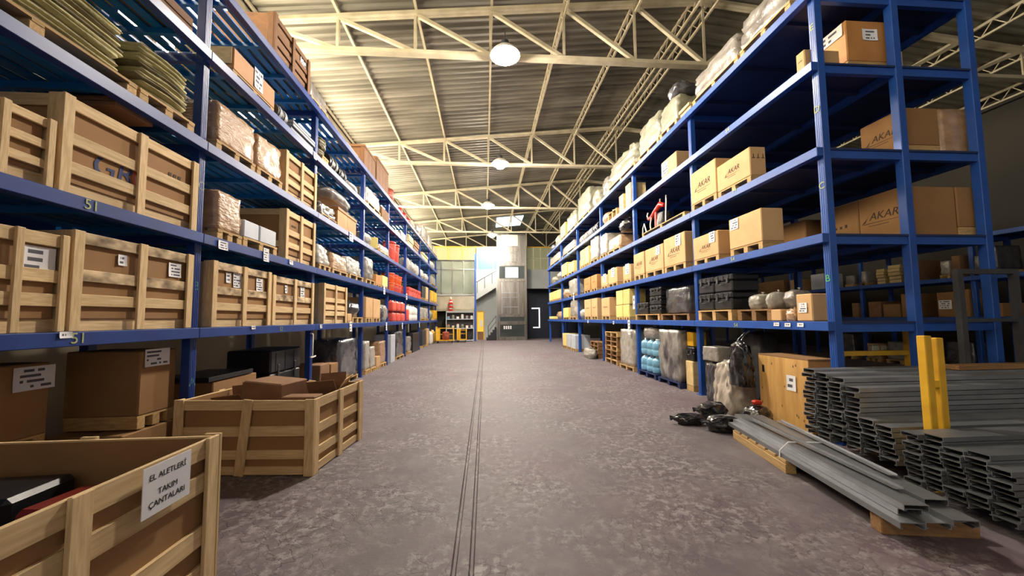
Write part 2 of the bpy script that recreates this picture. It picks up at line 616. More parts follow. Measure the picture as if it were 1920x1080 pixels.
# added daylight panels, out of view, standing for light inferred from the left
for k, yy in enumerate(range(-6, 34, 3)):
    t = thing('window_%d' % (k + 10), (XW, yy, 0))
    structure(t, 'added unseen daylight panel high in the left wall, number %d from the camera end' % (k + 1), 'window')
    B(.0, .1, 5.9, .03, 2.8, 8.3, 'pane', 'pane_wall', t)
    for z in (5.85, 8.3): B(0, .05, z, .06, 2.85, z + .06, 'frame', 'truss', t)
    for y in (.04, 1.43, 2.8): B(0, y, 5.85, .06, y + .06, 8.3, 'mullion', 'truss', t)
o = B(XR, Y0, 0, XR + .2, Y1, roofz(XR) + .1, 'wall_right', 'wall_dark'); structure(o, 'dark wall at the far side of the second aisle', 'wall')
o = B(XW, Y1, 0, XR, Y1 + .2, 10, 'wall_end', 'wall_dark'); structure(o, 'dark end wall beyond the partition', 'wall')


def lbar(b, a, c, w=.07, up=(0, 1, 0)):
    """rolled angle: two thin legs"""
    a, c = Vector(a), Vector(c)
    b.bar(a, c, .012, w, 0, up)
    d = (c - a).normalized()
    u = Vector(up)
    x = d.cross(u).normalized()
    b.bar(a + x * w / 2 - u * w / 2, c + x * w / 2 - u * w / 2, w, .012, 0, up)


PX = [RIDGE - 1.8 * k for k in range(7)][::-1] + [RIDGE + 1.8 * k for k in range(1, 7)]
PX = [p for p in PX if XW < p < XR]
TR_Y = [2.6, 8.65, 15, 21, 27, 33]
for k, ty in enumerate(TR_Y):
    t = thing('roof_truss', (0, ty, 0))
    structure(t, 'cream painted steel roof truss, ' + ['overhead by the camera', 'nearest in view under the roof', 'second in view under the roof', 'third in view under the roof', 'fourth in view, before the lift shaft', 'last, beyond the partition'][k], 'roof truss')
    for x0, x1 in ((XW, RIDGE), (RIDGE, XR)):
        b = MB()
        for dy in (-.045, .045): lbar(b, (x0, dy, roofz(x0) - .03), (x1, dy, roofz(x1) - .03), .08)
        b.build('top_chord', 'truss', t)
    b = MB()
    for dy in (-.045, .045): lbar(b, (XW, dy, CH), (XR, dy, CH), .085)
    b.build('bottom_chord', 'truss', t)
    for i, x in enumerate(PX):
        b = MB(); lbar(b, (x, 0, CH), (x, 0, roofz(x) - .05), .065); b.build('strut', 'truss', t)
        if i + 1 < len(PX):
            x2 = PX[i + 1]
            a, c = ((x, 0, roofz(x) - .06), (x2, 0, CH + .02)) if x < RIDGE - .1 else ((x, 0, CH + .02), (x2, 0, roofz(x2) - .06))
            b = MB(); lbar(b, a, c, .075); b.build('diagonal', 'truss', t)
for k, x in enumerate(PX):
    b = MB()
    z = roofz(x)
    lat = x > 1.5
    dpt = .3 if lat else .07
    for dx in ((-.0,) if not abs(x - RIDGE) < .1 else (-.22, .22)):
        b.bar((x + dx, Y0, z + .08), (x + dx, Y1, z + .08), .06, .07)
        if lat:
            b.bar((x + dx, Y0, z + .08 - dpt), (x + dx, Y1, z + .08 - dpt), .05, .05)
            y = Y0
            while y < Y1:
                b.bar((x + dx, y, z + .08), (x + dx, y + .25, z + .08 - dpt), .02, .02)
                b.bar((x + dx, y + .25, z + .08 - dpt), (x + dx, y + .5, z + .08), .02, .02)
                y += .5
    o = b.build('roof_purlin', 'truss')
    structure(o, 'steel purlin running the length of the roof, number %d from the left wall' % (k + 1), 'roof purlin')

# ------------------------------------------------------------------ lamps
for k, (px, py) in enumerate(((947, 103), (938, 307), (915, 385), (923, 440))):
    p = on_z(px, py, CH - .25)
    if k == 3: p = EYEV + (p - EYEV) * .965
    LAMP_AT = tuple(p)
    t = thing('high_bay_lamp', LAMP_AT, 0, ['glowing round lamp nearest the camera under the first truss', 'glowing lamp second from the camera under the roof', 'glowing lamp third from the camera under the roof', 'glowing lamp farthest away, beside the top of the lift'][k], 'lamp', 'lamps along the aisle roof')
    b = MB(); b.lathe([(.03, -.2), (.13, -.17), (.2, -.08), (.22, .02), (.18, .1), (.06, .16)], 18); b.build('bulb', 'lamp', t)
    b = MB(); b.lathe([(.07, .15), (.09, .17), (.09, .32), (.03, .36)], 14); b.build('ballast', 'dark_grey', t)
    b = MB()
    pr = [(.05, .17), (.2, .15), (.3, .06), (.34, -.02)]
    P_, F_ = [], []
    for r_, z_ in pr:
        for j in range(20): P_.append((r_ * cos(2 * PI * j / 20), r_ * sin(2 * PI * j / 20), z_))
    for i in range(3):
        for j in range(20): F_.append((i * 20 + j, i * 20 + (j + 1) % 20, i * 20 + 20 + (j + 1) % 20, i * 20 + 20 + j))
    b.add(P_, F_, 0, True); b.build('reflector', 'white', t)
    b = MB(); b.tube([(0, 0, .35), (0, 0, .62 + (.3 if k == 3 else 0))], .012, 6); b.build('stem', 'dark_grey', t)
w = bpy.data.worlds.new('world'); bpy.context.scene.world = w
w.use_nodes = True
w.node_tree.nodes['Background'].inputs[0].default_value = (1, .94, .87, 1)
w.node_tree.nodes['Background'].inputs[1].default_value = WORLD

# ------------------------------------------------------------------ racks
LV = {'A': 0.0, 'B': 1.476, 'C': 2.573, 'D': 3.674, 'E': 4.80, 'F': 5.775}
LX, RX = -3.258, 4.178
RY = [4.27, 7.19, 10.21, 13.27, 16.8, 20.43, 24.47]
LY = [-1.5, 1.5, 4.53, 7.47, 10.46, 13.14, 16.06, 19.5, 22.8, 26.0]
FX = 13.0


def rack(X, sg, posts, rows, levels, slat, label, blue, pz):
    t = thing('pallet_rack', (X, posts[0], 0), 0, label, 'shelving rack')
    bd = .09
    offs = [bd + i * 1.08 for i in range(rows)]
    pw, pd = .1, .1
    top = max(LV[l] for l in levels)
    yy = [p - posts[0] for p in posts]
    for i, y in enumerate(yy):
        for ri, q in enumerate(offs):
            b = MB()
            x0, x1 = sg * q, sg * (q + pd)
            y1 = y + pw if sg > 0 or True else y
            b.cbox(x0, y, 0, x1, y + pw, (pz if i == 0 else top), .006)
            if ri == 0:
                for dy in (.018, .043, .068):
                    b.box(x0 - sg * .003, y + dy, .02, x0, y + dy + .014, top)
            b.box(x0 - sg * .03, y - .02, 0, x1 + sg * .03, y + pw + .02, .012)
            b.build('post', blue, t)
        for l in levels:
            z = LV[l]
            if rows > 1:
                B(sg * (bd + pd), y + .02, z - .13, sg * (offs[-1]), y + .08, z - .03, 'cross_beam', blue, t)
    for i in range(len(yy) - 1):
        a, e = yy[i], yy[i + 1]
        for l in levels:
            z = LV[l]
            b = MB(); b.cbox(0, a if i == 0 else a + .004, z - .115, sg * bd, e if i < len(yy) - 2 else e + pw, z, .005)
            b.build('shelf_beam', blue, t)
            B(sg * (offs[-1] + pd * .2), a + pw, z - .115, sg * (offs[-1] + pd * .9), e, z - .015, 'back_beam', blue, t)
            if rows == 3:
                B(sg * (offs[1] + .01), a + pw, z - .115, sg * (offs[1] + pd * .9), e, z - .015, 'middle_beam', blue, t)
            b = MB()
            d0, d1 = bd + .005, offs[-1] + pd * .2
            if slat:
                n = 7
                for k in range(n):
                    q = d0 + (d1 - d0) * k / n
                    b.box(sg * q, a + .02, z - .028, sg * (q + (d1 - d0) / n * .66), e - .0, z - .004)
                for k in range(4):
                    yq = a + (e - a) * (k + .5) / 4
                    b.box(sg * d0, yq, z - .09, sg * d1, yq + .05, z - .028)
            else:
                b.box(sg * d0, a + .003, z - .03, sg * d1, e, z - .004)
                for k in range(3):
                    yq = a + (e - a) * (k + .5) / 3
                    b.box(sg * d0, yq, z - .08, sg * d1, yq + .06, z - .03)
            b.build('shelf_deck', 'deck' if not slat else 'cyan', t)
    return t


LR = rack(LX, -1, LY, 2, 'BCDEF', True, 'long blue steel pallet rack along the left side of the aisle', 'navy', 5.775)
RR = rack(RX, 1, RY, 3, 'BCDEF', False, 'deep blue steel pallet rack along the right side, its open end near', 'blue', 6.6)
FR = rack(FX, 1, [6, 9, 12, 15, 18, 21, 24], 2, 'BCD', False, 'dim blue rack across the second aisle, seen through the right rack', 'blue', 4.8)
for z in (.45,):
    B(.2, .02, z, 2.2, .08, z + .1, 'cross_beam', 'blue', RR)


def on_rack(rt, ch, px, py, sg, size, m, X, dx=-.004):
    p = on_x(px, py, X)
    if len(ch) == 1: p.y = (LY[2] if sg < 0 else RY[0]) + .05
    b = text_mb(ch, size, 0, .01)
    rz = -PI / 2 if sg > 0 else PI / 2
    o = b.build('stencil_mark', m, rt, (X - rt.location.x - sg * .004, p.y - rt.location.y, p.z), rz)


for ch, px, py, mm in (('A', 361, 716, 'paint_green'), ('B', 370, 537, 'paint_green'), ('C', 379, 350, 'paint_yellow')):
    on_rack(LR, ch, px, py, -1, .1, mm, LX - .093)
on_rack(LR, '51', 172, 386, -1, .085, 'paint_yellow', LX)
on_rack(LR, '51', 147, 635, -1, .085, 'paint_yellow', LX)
on_rack(LR, '52', 527, 617, -1, .07, 'paint_yellow', LX)
for ch, px, py, mm in (('E', 1524, 50, 'paint_yellow'), ('D', 1536, 203, 'paint_yellow'), ('C', 1545, 347, 'paint_yellow'), ('B', 1556, 522, 'paint_green')):
    on_rack(RR, ch, px, py, 1, .085, mm, RX + .087)
for px, py in ((1374, 486), (1377, 357), (1364, 244), (1380, 610)):
    on_rack(RR, '54', px, py, 1, .07, 'paint_yellow', RX)
# paper tags stuck on or hanging from the beams
for px, py, w_, h_, sd, ln in ((417, 460, .17, .11, -1, 3), (498, 478, .14, .2, -1, 5), (545, 492, .12, .07, -1, 2), (121, 628, .09, .05, -1, 1), (474, 614, .09, .05, -1, 1), (657, 612, .16, .24, -1, 3),
                               (601, 612, .1, .07, -1, 2), (590, 292, .12, .14, -1, 2), (658, 444, .25, .22, -1, 3), (724, 612, .16, .26, -1, 3), (754, 611, .16, .24, -1, 2), (786, 609, .16, .24, -1, 2), (720, 543, .2, .3, -1, 3), (762, 556, .2, .26, -1, 2)):
    p = on_x(px, py, LX)
    paper_mb(w_, h_, ln, px).build('paper_tag', ['paper', 'ink'], LR, (.004, p.y - LY[0], p.z), PI / 2)
for px, py, w_, h_, ln in ((1457, 608, .1, .05, 1), (1478, 609, .1, .05, 1), (1502, 609, .1, .05, 1), (1180, 614, .16, .42, 4), (1151, 605, .12, .1, 1), (1103, 603, .14, .1, 1), (1076, 556, .2, .34, 2)):
    p = on_x(px, py, RX)
    paper_mb(w_, h_, ln, px).build('paper_tag', ['paper', 'ink'], RR, (-.004, p.y - RY[0], p.z), -PI / 2)
p = on_x(1189, 567, RX + .085)
paper_mb(.14, .38, 2, 9).build('paper_tag', ['paper', 'ink'], RR, (.083, p.y - RY[0], p.z), -PI / 2)
# ------------------------------------------------------------------ makers of goods: local x along the aisle (to the viewer's right), y into the shelf, z up, front at y = 0
BAYL = ['near', 'nearest', 'second', 'third', 'fourth', 'fifth', 'sixth', 'seventh', 'last', 'last']
ORD = ['nearest', 'second', 'third', 'fourth', 'fifth', 'sixth', 'seventh']
LNAME = {'A': 'floor level', 'B': 'lowest shelf', 'C': 'second shelf', 'D': 'third shelf', 'E': 'fourth shelf', 'F': 'top'}


def where(side, lv, y):
    if side == 'L':
        i = max(sum(1 for p in LY if p <= y) - 2, 0)
        b = ['nearest', 'second', 'third', 'fourth', 'fifth', 'sixth', 'seventh', 'last'][min(i, 7)]
        s = 'left rack'
    elif side == 'R':
        i = sum(1 for p in RY if p <= y) - 1
        b = ['nearest', 'second', 'third', 'fourth', 'fifth', 'last'][max(0, min(i, 5))]
        s = 'right rack'
    else:
        i = int((y - 6) // 3)
        b = ['nearest', 'second', 'third', 'fourth', 'fifth', 'last'][max(0, min(i, 5))]
        s = 'second-aisle rack'
    if lv == 'A': return '%s, %s bay, floor' % (s, b)
    if lv == 'F': return 'top of %s, %s bay' % (s, b)
    return '%s, %s bay, %s' % (s, b, LNAME[lv])


def pallet_parts(t, w, d, h=.12, x0=0, y0=0, mt='pallet', nb=3, name_top='top_deck'):
    b = MB()
    n = max(3, int(d / .16))
    for k in range(n):
        q = y0 + d * k / n
        b.box(x0 - w / 2, q, h - .022, x0 + w / 2, q + d / n * .72, h)
    for k in (0, .5, 1):
        xc = x0 - w / 2 + .045 + (w - .09) * k
        b.box(xc - .04, y0, h - .04, xc + .04, y0 + d, h - .02)
    b.build(name_top, mt, t)
    for k in range(nb):
        xc = x0 - w / 2 + .05 + (w - .1) * k / (nb - 1)
        b = MB(); b.cbox(xc - .05, y0 + .005, 0, xc + .05, y0 + d - .005, h - .04, .004); b.build('bearer', mt, t)


def crate(t, w, h, d, near, papers=(), rails=(.93, .5, .17), posts=(0, .5, 1), wood='wood', stain=False, panel='kraft_panel', logo=None, tilt=0, solid=False):
    pw = min(.085, w * .085)
    th = .022
    base = .1
    bx = MB(); bx.cbox(-w / 2 + .045, .05, base, w / 2 - .045, d - .05, h - .015, .006); pnl = bx.build('cardboard_panel', panel, t)
    rh = min(.1, h * .13)
    rm = 'wood_stain' if stain else wood
    for k, z in enumerate(rails):
        zc = base + (h - base - rh) * z if z < .9 else h - rh
        b = MB(); b.cbox(-w / 2 + .02, .022, zc, w / 2 - .02, .044, zc + rh, .004)
        b.build('rail', rm if (k < 2) else wood, t)
    for k, f in enumerate(posts):
        xc = -w / 2 + pw / 2 + (w - pw) * f
        s0 = len(posts)
        b = MB(); b.cbox(-pw / 2, 0, 0, pw / 2, .022, h + .004, .004)
        b.xf(Matrix.Translation((xc, 0, 0)) @ Matrix.Rotation((tilt if 0 < f < 1 else 0), 4, 'Y'))
        b.build('post', wood, t)
    # ends
    for sx in (-1, 1):
        x = sx * w / 2
        for y in (.023, d - .11):
            b = MB(); b.cbox(x, y, 0, x - sx * .024, y + .1, h, .004); b.build('end_post', wood, t)
        for z in ((rails[0], rails[-1]) if not solid else ()):
            zc = base + (h - base - rh) * z if z < .9 else h - rh
            b = MB(); b.cbox(x - sx * .024, .06, zc, x - sx * .044, d - .05, zc + rh, .004); b.build('end_rail', wood, t)
        if solid:
            b = MB(); b.cbox(x - sx * .024, .05, .05, x - sx * .044, d - .05, h - .01, .004); b.build('end_board', wood, t)
    for f in (.12, .88):
        B(-w / 2 + .02, d * f - .05, 0, w / 2 - .02, d * f + .05, base, 'bearer', wood, t)
    for i, (fx, fz, pw_, ph_, ln) in enumerate(papers):
        paper_mb(pw_, ph_, ln, i + int(w * 1000)).build('paper_label', ['paper', 'ink'], pnl, (-w / 2 + w * fx, .044, h * fz))
    if logo:
        for s, fx, fz, sz, mm in logo:
            text_mb(s, sz, .15 if len(s) > 1 else 0, .012).build('printed_logo', mm, pnl, (-w / 2 + w * fx, .046, h * fz))


def carton(t, w, h, d, near, feet=True, akar=False, paper=None, m='kraft', base=None, tape=True, marks=False, end_akar=False):
    z0 = 0
    if feet:
        z0 = min(.13, h * .18)
        for k in (0, .5, 1):
            xc = -w / 2 + .05 + (w - .1) * k
            b = MB(); b.cbox(xc - .045, .004, 0, xc + .045, d - .01, z0 - .02, .004); b.build('runner', 'pallet', t)
        B(-w / 2 + .004, .006, z0 - .02, w / 2 - .004, d - .006, z0, 'base_board', 'pallet', t)
    b = MB(); b.cbox(-w / 2, 0, z0, w / 2, d, h, .012); body = b.build('carton_body', m, t)
    H = h - z0
    if tape:
        B(-w / 2 + .01, d / 2 - .03, h - .004, w / 2 - .01, d / 2 + .03, h + .002, 'tape', 'tape', body)
    if akar:
        s = min(w * .17, H * .17)
        b = text_mb('AKAR', s, .25, .01)
        k = len(b.v)
        b.xf(Matrix.Translation((s * .35, 0, s * .25)))
        b.add([(-s * 2.6, 0, -s * .55), (-s * 2.05, 0, -s * .4), (-s * 1.25, 0, s * 1.0), (-s * 1.75, 0, s * .2)], [(0, 1, 2, 3)])
        b.add([(-s * 2.6, 0, -s * .62), (s * 2.3, 0, -s * .62), (s * 2.3, 0, -s * .57), (-s * 2.2, 0, -s * .52)], [(0, 1, 2, 3)])
        b.add([(-s * 1.6, 0, -s * 1.0), (s * 1.0, 0, -s * 1.0), (s * 1.0, 0, -s * .92), (-s * 1.6, 0, -s * .92)], [(0, 1, 2, 3)])
        b.build('printed_logo', 'print', body, (0, -.003, z0 + H * akar))
    if end_akar:
        b = MB()
        for i in range(3):
            x = -.1 + i * .08
            b.box(x, 0, 0, x + .05, .001, .012); b.box(x + .02, 0, 0, x + .032, .001, .07)
        b.build('handling_marks', 'print', body, (near * (w / 2 + .002), d * .5, z0 + H * .6), PI / 2 if near > 0 else -PI / 2)
    if marks:
        b = MB(); r = random.Random(int(w * 999))
        for i in range(4):
            b.box(-w * .22 + i * w * .13, 0, 0, -w * .22 + i * w * .13 + w * .06, .001, H * r.uniform(.05, .09))
        b.build('handling_marks', 'print', body, (0, -.003, z0 + H * .45))
    if paper:
        fx, fz, pw_, ph_ = paper
        paper_mb(pw_, ph_, 4, int(w * 100)).build('paper_label', ['paper', 'ink'], body, (-w / 2 + w * fx, -.003, z0 + H * fz))


def wrapped(t, w, h, d, near, m='film_white', seed=1, pal=True, e=.12, amp=None, n=9, mp='pallet', fold=.02, sag=0, taper=.03, fr=3.2):
    h = max(h, .22)
    z0 = 0
    if pal:
        z0 = min(.12, h * .2)
        pallet_parts(t, w, d, z0, mt=mp)
    b = MB()
    b.soft(w * .98, d * .98, h - z0, n, e, amp if amp is not None else min(w, h) * .045, fr, seed, (0, .01, z0), sag, taper, 0, fold)
    b.build('wrapped_load', m, t)


def panelbox(t, w, h, d, near, m='wood_red', nb=4):
    """box of upright boards"""
    B(-w / 2 + .02, .02, .08, w / 2 - .02, d - .02, h - .01, 'box_body', m, t)
    for k in range(nb):
        a = -w / 2 + w * k / nb
        b = MB(); b.cbox(a + .004, 0, 0, a + w / nb - .004, .02, h, .004); b.build('board', m, t)
    for sx in (-1, 1):
        x = sx * w / 2
        for y in (.0, d - .1):
            b = MB(); b.cbox(x - sx * .02, y + .022, 0, x, y + .1, h, .004); b.build('corner_board', m, t)
    b = MB(); b.cbox(-w / 2 - .01, -.015, h - .06, w / 2 + .01, d, h + .005, .004); b.build('lid', m, t)


def case(t, w, h, d, near, m='black', latch='dark_grey'):
    b = MB(); b.cbox(-w / 2, 0, 0, w / 2, d, h * .62, .02); cb = b.build('case_body', m, t)
    b = MB(); b.cbox(-w / 2 - .006, -.006, h * .63, w / 2 + .006, d + .006, h, .025)
    for k in (-.3, 0, .3): b.box(w * k - w * .06, -.012, h * .66, w * k + w * .06, -.006, h * .95)
    ld = b.build('lid', m, t)
    for k in (-.28, .28):
        b = MB(); b.cbox(w * k - .025, -.022, h * .5, w * k + .025, 0, h * .76, .004); b.build('latch', latch, ld)
    b = MB(); b.tube([(-w * .12, -.006, h * .45), (-w * .12, -.035, h * .42), (w * .12, -.035, h * .42), (w * .12, -.006, h * .45)], .009, 6); b.build('handle', latch, cb)


def bucket(t, w, h, d, near, m='red', lid='red'):
    r = w / 2
    b = MB(); b.lathe([(r * .82, 0), (r * .84, .01), (r * .96, h * .86), (r * .96, h * .9)], 16, (0, r, 0)); bd = b.build('bucket_body', m, t)
    b = MB(); b.lathe([(r, h * .88), (r, h * .98), (r * .9, h), (r * .3, h * .99)], 16, (0, r, 0)); b.build('lid', lid, t)
    b = MB(); b.tube([(-r * .97, r, h * .8), (-r * .7, r * .1, h * .55), (0, -r * .12, h * .45), (r * .7, r * .1, h * .55), (r * .97, r, h * .8)], .006, 5); b.build('handle', 'grey', bd)


def jerrycan(t, w, h, d, near, m='red_pale', cap='white'):
    b = MB(); b.soft(w, d, h * .88, 6, .18, .004, 2, 1, (0, 0, 0), 0, .06); cn = b.build('can_body', m, t)
    b = MB(); b.lathe([(w * .13, h * .84), (w * .13, h * .95), (w * .1, h * .96)], 10, (w * .22, d / 2, 0)); b.build('cap', cap, t)
    b = MB(); b.tube([(-w * .3, d / 2, h * .84), (-w * .26, d / 2, h * .97), (w * .02, d / 2, h * .97), (w * .06, d / 2, h * .84)], w * .05, 6); b.build('handle', m, cn)


def bottle(t, w, h, d, near, m='bottle_blue', cap='white'):
    r = w / 2
    b = MB(); b.lathe([(r * .85, 0), (r, .03), (r, h * .34), (r * .93, h * .37), (r, h * .4), (r, h * .72), (r * .8, h * .84), (r * .34, h * .92), (r * .34, h * .95)], 14, (0, r, 0)); b.build('bottle_body', m, t)
    b = MB(); b.lathe([(r * .4, h * .93), (r * .4, h), (r * .3, h)], 10, (0, r, 0)); b.build('cap', cap, t)


def sack(t, w, h, d, near, m='film_white', seed=1, e=.75, amp=None, fold=.03, sag=0):
    b = MB(); b.soft(w, d, h, 9, e, amp if amp is not None else min(w, h) * .09, 3, seed, (0, 0, 0), sag, 0, 0, fold); b.build('sack_body', m, t)
    b = MB(); b.lathe([(w * .05, -.02), (w * .025, h * .06), (w * .09, h * .16), (w * .02, h * .17)], 8, (w * .18, d * .45, h * .93)); b.build('knot', m, t)


def roll(t, w, h, d, near, m='dark_grey', strap='grey'):
    r = min(h, .4) / 2 / 1.055
    R_ = r * 1.055
    b = MB(); b.tube([(-w / 2, R_, R_), (-w * .2, R_, R_), (w * .2, R_, R_), (w / 2, R_, R_)], [r * .96, r, r * .97, r * .95], 16); b.build('roll_body', m, t)
    for k in (-.25, .25):
        b = MB(); b.tube([(w * k - .03, R_, R_), (w * k + .03, R_, R_)], r * 1.05, 16); b.build('strap', strap, t)


def barrel(t, w, h, d, near, m='rust', lid='rust'):
    r = w / 2
    b = MB(); b.lathe([(r * .94, 0), (r, .02), (r, h * .3), (r * 1.04, h * .33), (r, h * .36), (r, h * .63), (r * 1.04, h * .66), (r, h * .69), (r, h * .95)], 18, (0, r, 0)); b.build('drum_body', m, t)
    b = MB(); b.lathe([(r * 1.06, h * .94), (r * 1.08, h), (r * .95, h), (r * .93, h * .97)], 18, (0, r, 0)); b.build('lid', lid, t)


def pallet(t, w, h, d, near, m='pallet'):
    pallet_parts(t, w, d, h, mt=m)


def flat_stack(t, w, h, d, near, m='olive', seed=3, n=8):
    """a stack of folded covers on a pallet: each cover one part"""
    pallet_parts(t, w, d, .12)
    r = random.Random(seed)
    z = .12
    hh = (h - .12) / n
    for k in range(n):
        a, e2 = r.uniform(-.06, .05), r.uniform(-.06, .06)
        b = MB(); b.soft(w * .94 + a, d * .9, hh * 1.25, 8, .3, hh * .3, 2.4, seed + k, (e2 * .5, .02 + max(e2, 0), z)); b.build('folded_cover', m if k % 3 else 'olive_dark', t)
        z += hh


def slabs(t, w, h, d, near, m='wood_pale', n=5, seed=2):
    r = random.Random(seed)
    hh = h / n
    for k in range(n):
        a = r.uniform(-.04, .04)
        b = MB(); b.cbox(-w / 2 + abs(a), max(a, 0), k * hh, w / 2 - abs(a) * .3, d, (k + .88) * hh, .004); b.build('board', m, t)


MAKERS = dict(crate=(crate, 'wooden_crate', 'crate', 'slatted crates'), carton=(carton, 'cardboard_box', 'box', 'cardboard boxes'), wrapped=(wrapped, 'wrapped_load', 'wrapped load', 'wrapped loads'),
              panelbox=(panelbox, 'board_box', 'crate', 'boarded crates'), case=(case, 'tool_case', 'case', 'plastic cases'), bucket=(bucket, 'plastic_bucket', 'bucket', 'buckets'),
              jerrycan=(jerrycan, 'jerrycan', 'canister', 'canisters'), bottle=(bottle, 'water_bottle', 'bottle', 'water bottles'), sack=(sack, 'plastic_sack', 'bag', 'filled bags'), roll=(roll, 'strapped_roll', 'roll', 'rolls'),
              barrel=(barrel, 'steel_drum', 'drum', 'drums'), pallet=(pallet, 'wooden_pallet', 'pallet', 'pallets'), flat_stack=(flat_stack, 'folded_cover_stack', 'covers', 'stacks of covers'), slabs=(slabs, 'board_stack', 'boards', 'boards'))
FRONT = {'L': LX, 'R': RX, 'F': FX}
GAPS = {}
DEP = {'L': .98, 'R': 1.0, 'F': 1.0}


def put(kind, side, lv, p0, p1, ptop, look, d=None, inset=.03, z=None, w=None, name=None, cat=None, off=0, rz=0, y=None, h=None, spot=None, **kw):
    """goods standing on level lv of a rack between two columns of the photograph; ptop = row of the near top edge"""
    sg = -1 if side == 'L' else 1
    X = FRONT[side] + sg * inset
    zb = (LV[lv] + (.003 if lv != 'A' else 0)) if z is None else z + .004
    near, far = (p0, p1) if side == 'L' else (p1, p0)
    yn, yf = y_at(near, X, zb + .3), y_at(far, X, zb + .3)
    if w: yf = yn + w
    for p in {'L': LY, 'R': RY, 'F': [6, 9, 12, 15, 18, 21, 24]}[side]:
        if lv != 'F' and inset < .25 and yn < p + .112 and yf > p - .012:
            if p + .05 - yn > yf - p - .05: yf = p - .014
            else: yn = p + .114
    ww = abs(yf - yn)
    if h is None:
        h = on_x(near, ptop, X).z - zb
    h = max(h, .05)
    yc = (yn + yf) / 2
    fn, nm, ct, grp = MAKERS[kind]
    lab = look + ' ' + (spot if spot else where(side, lv, yc))
    t = thing(name or nm, (X, yc, zb + off), (PI / 2 if sg < 0 else -PI / 2) + rz, lab, cat or ct, '%s on the %s' % (grp, {'L': 'left rack', 'R': 'right rack', 'F': 'far rack'}[side]))
    dd = d if d else min(DEP[side], max(.25, ww * 1.1))
    fn(t, ww - .015, h, dd, -1 if side == 'L' else 1, **kw)
    return t
P = put
# ================= LEFT RACK, nearest bay
pp = lambda *a: a
P('crate', 'L', 'B', -90, 128, 400, 'slatted crate with big plastic-covered paper, cut by frame edge,', d=.95, papers=[(.72, .72, .23, .2, 3)], stain=False)
P('crate', 'L', 'B', 131, 362, 428, 'slatted crate with two white sheets,', d=.95, papers=[(.36, .78, .085, .1, 2), (.83, .76, .16, .15, 4)], stain=True)
P('crate', 'L', 'C', -110, 107, 128, 'slatted crate without any paper, cut by frame edge,', d=.95, rails=(.95, .52, .1))
P('crate', 'L', 'C', 112, 372, 166, 'slatted crate with blue and red print,', d=.95, rails=(.95, .52, .12),
  logo=[('GR', .33, .42, .2, 'print_blue'), ('C', .52, .42, .2, 'print_red'), ('■ ■ ■', .8, .68, .035, 'print')])
b0 = P('slabs', 'L', 'C', 220, 300, 200, 'torn brown cardboard lying on the printed crate,', z=3.52, h=.1, n=2, m='kraft_brown', d=.5, inset=.06, name='cardboard_scrap', cat='cardboard')
P('flat_stack', 'L', 'D', -260, 262, -120, 'long stack of olive folded covers, cut by frame edge,', n=12, h=.58, seed=3, d=.95)
P('flat_stack', 'L', 'D', 264, 368, 66, 'tall stack of olive folded covers on pallet,', n=12, seed=9, d=.95)
P('slabs', 'L', 'E', 270, 372, -30, 'brown boards lying flat,', n=2, h=.22, m='wood_red', d=.4)
# second bay
P('crate', 'L', 'B', 397, 509, 487, 'stained slatted crate with three papers,', d=.95, papers=[(.26, .78, .09, .13, 2), (.4, .76, .16, .2, 5), (.8, .74, .16, .19, 5)], stain=True, solid=True)
P('crate', 'L', 'B', 511, 589, 515, 'slatted crate with two small papers,', d=.95, papers=[(.32, .76, .08, .13, 2), (.72, .74, .15, .19, 4)], stain=True, solid=True)
P('wrapped', 'L', 'C', 409, 456, 352, 'cube wrapped in shiny film over brown card,', m='film_kraft', d=.85, seed=2, e=.06, amp=.015, fold=.012)
P('pallet', 'L', 'C', 457, 521, 470, 'low pallet carrying two pale boxes,', d=.9, h=.13)
for a, c, s in ((458, 487, 'left'), (488, 519, 'right')):
    P('carton', 'L', 'C', a, c, 420, 'pale grey flat box, %s of the pair,' % s, z=LV['C'] + .13, h=.24, feet=False, m='grey_white', d=.45, tape=False)
P('crate', 'L', 'C', 536, 598, 389, 'open-ended slatted crate beside pale boxes,', d=.98, logo=[('■■■■', .3, .72, .03, 'print')])
P('wrapped', 'L', 'D', 407, 481, 182, 'boarded crate under clear film,', m='film_kraft', d=.9, seed=5, e=.05, amp=.02, fold=.015)
P('wrapped', 'L', 'D', 483, 531, 245, 'silvery film-wrapped load beside a slatted crate,', m='film_kraft', d=.9, seed=8, e=.08, amp=.03)
P('crate', 'L', 'D', 536, 602, 278, 'slatted crate with red lettering on its card,', d=.95, logo=[('ƆKAK', .3, .62, .1, 'print_red')], solid=True)
t = P('carton', 'L', 'E', 438, 516, 86, 'plywood box with green sprayed letter on its end,', d=.75, feet=True, m='ply_box', paper=(.55, .62, .2, .3), tape=False, name='plywood_box')
ew = -min(v.co.x for v in [c for c in t.children if c.name.startswith('carton_body')][0].data.vertices)
eh_ = max(v.co.z for v in [c for c in t.children if c.name.startswith('carton_body')][0].data.vertices)
b = MB(); b.box(-ew - .012, .02, .13, -ew - .001, .73, eh_ - .01); b.build('end_panel', 'wood_pale', t)
b = text_mb('A', .3, 0, .03); b.build('sprayed_letter', 'spray_green', t, (-ew - .014, .36, eh_ * .55), -PI / 2)
tt = t
P('roll', 'L', 'E', 524, 543, 205, 'dark rolled sheet lying behind plywood box,', m='dark_grey', h=.28, d=.4)
P('slabs', 'L', 'E', 548, 592, 258, 'grey sheets lying flat near the upright,', m='grey', n=4, h=.22, d=.8)
P('crate', 'L', 'F', 515, 582, 18, 'large brown slatted crate high up,', d=1.05, wood='wood_red', panel='kraft_brown', rails=(.93, .55, .2), papers=[(.85, .75, .25, .25, 3)], solid=True)
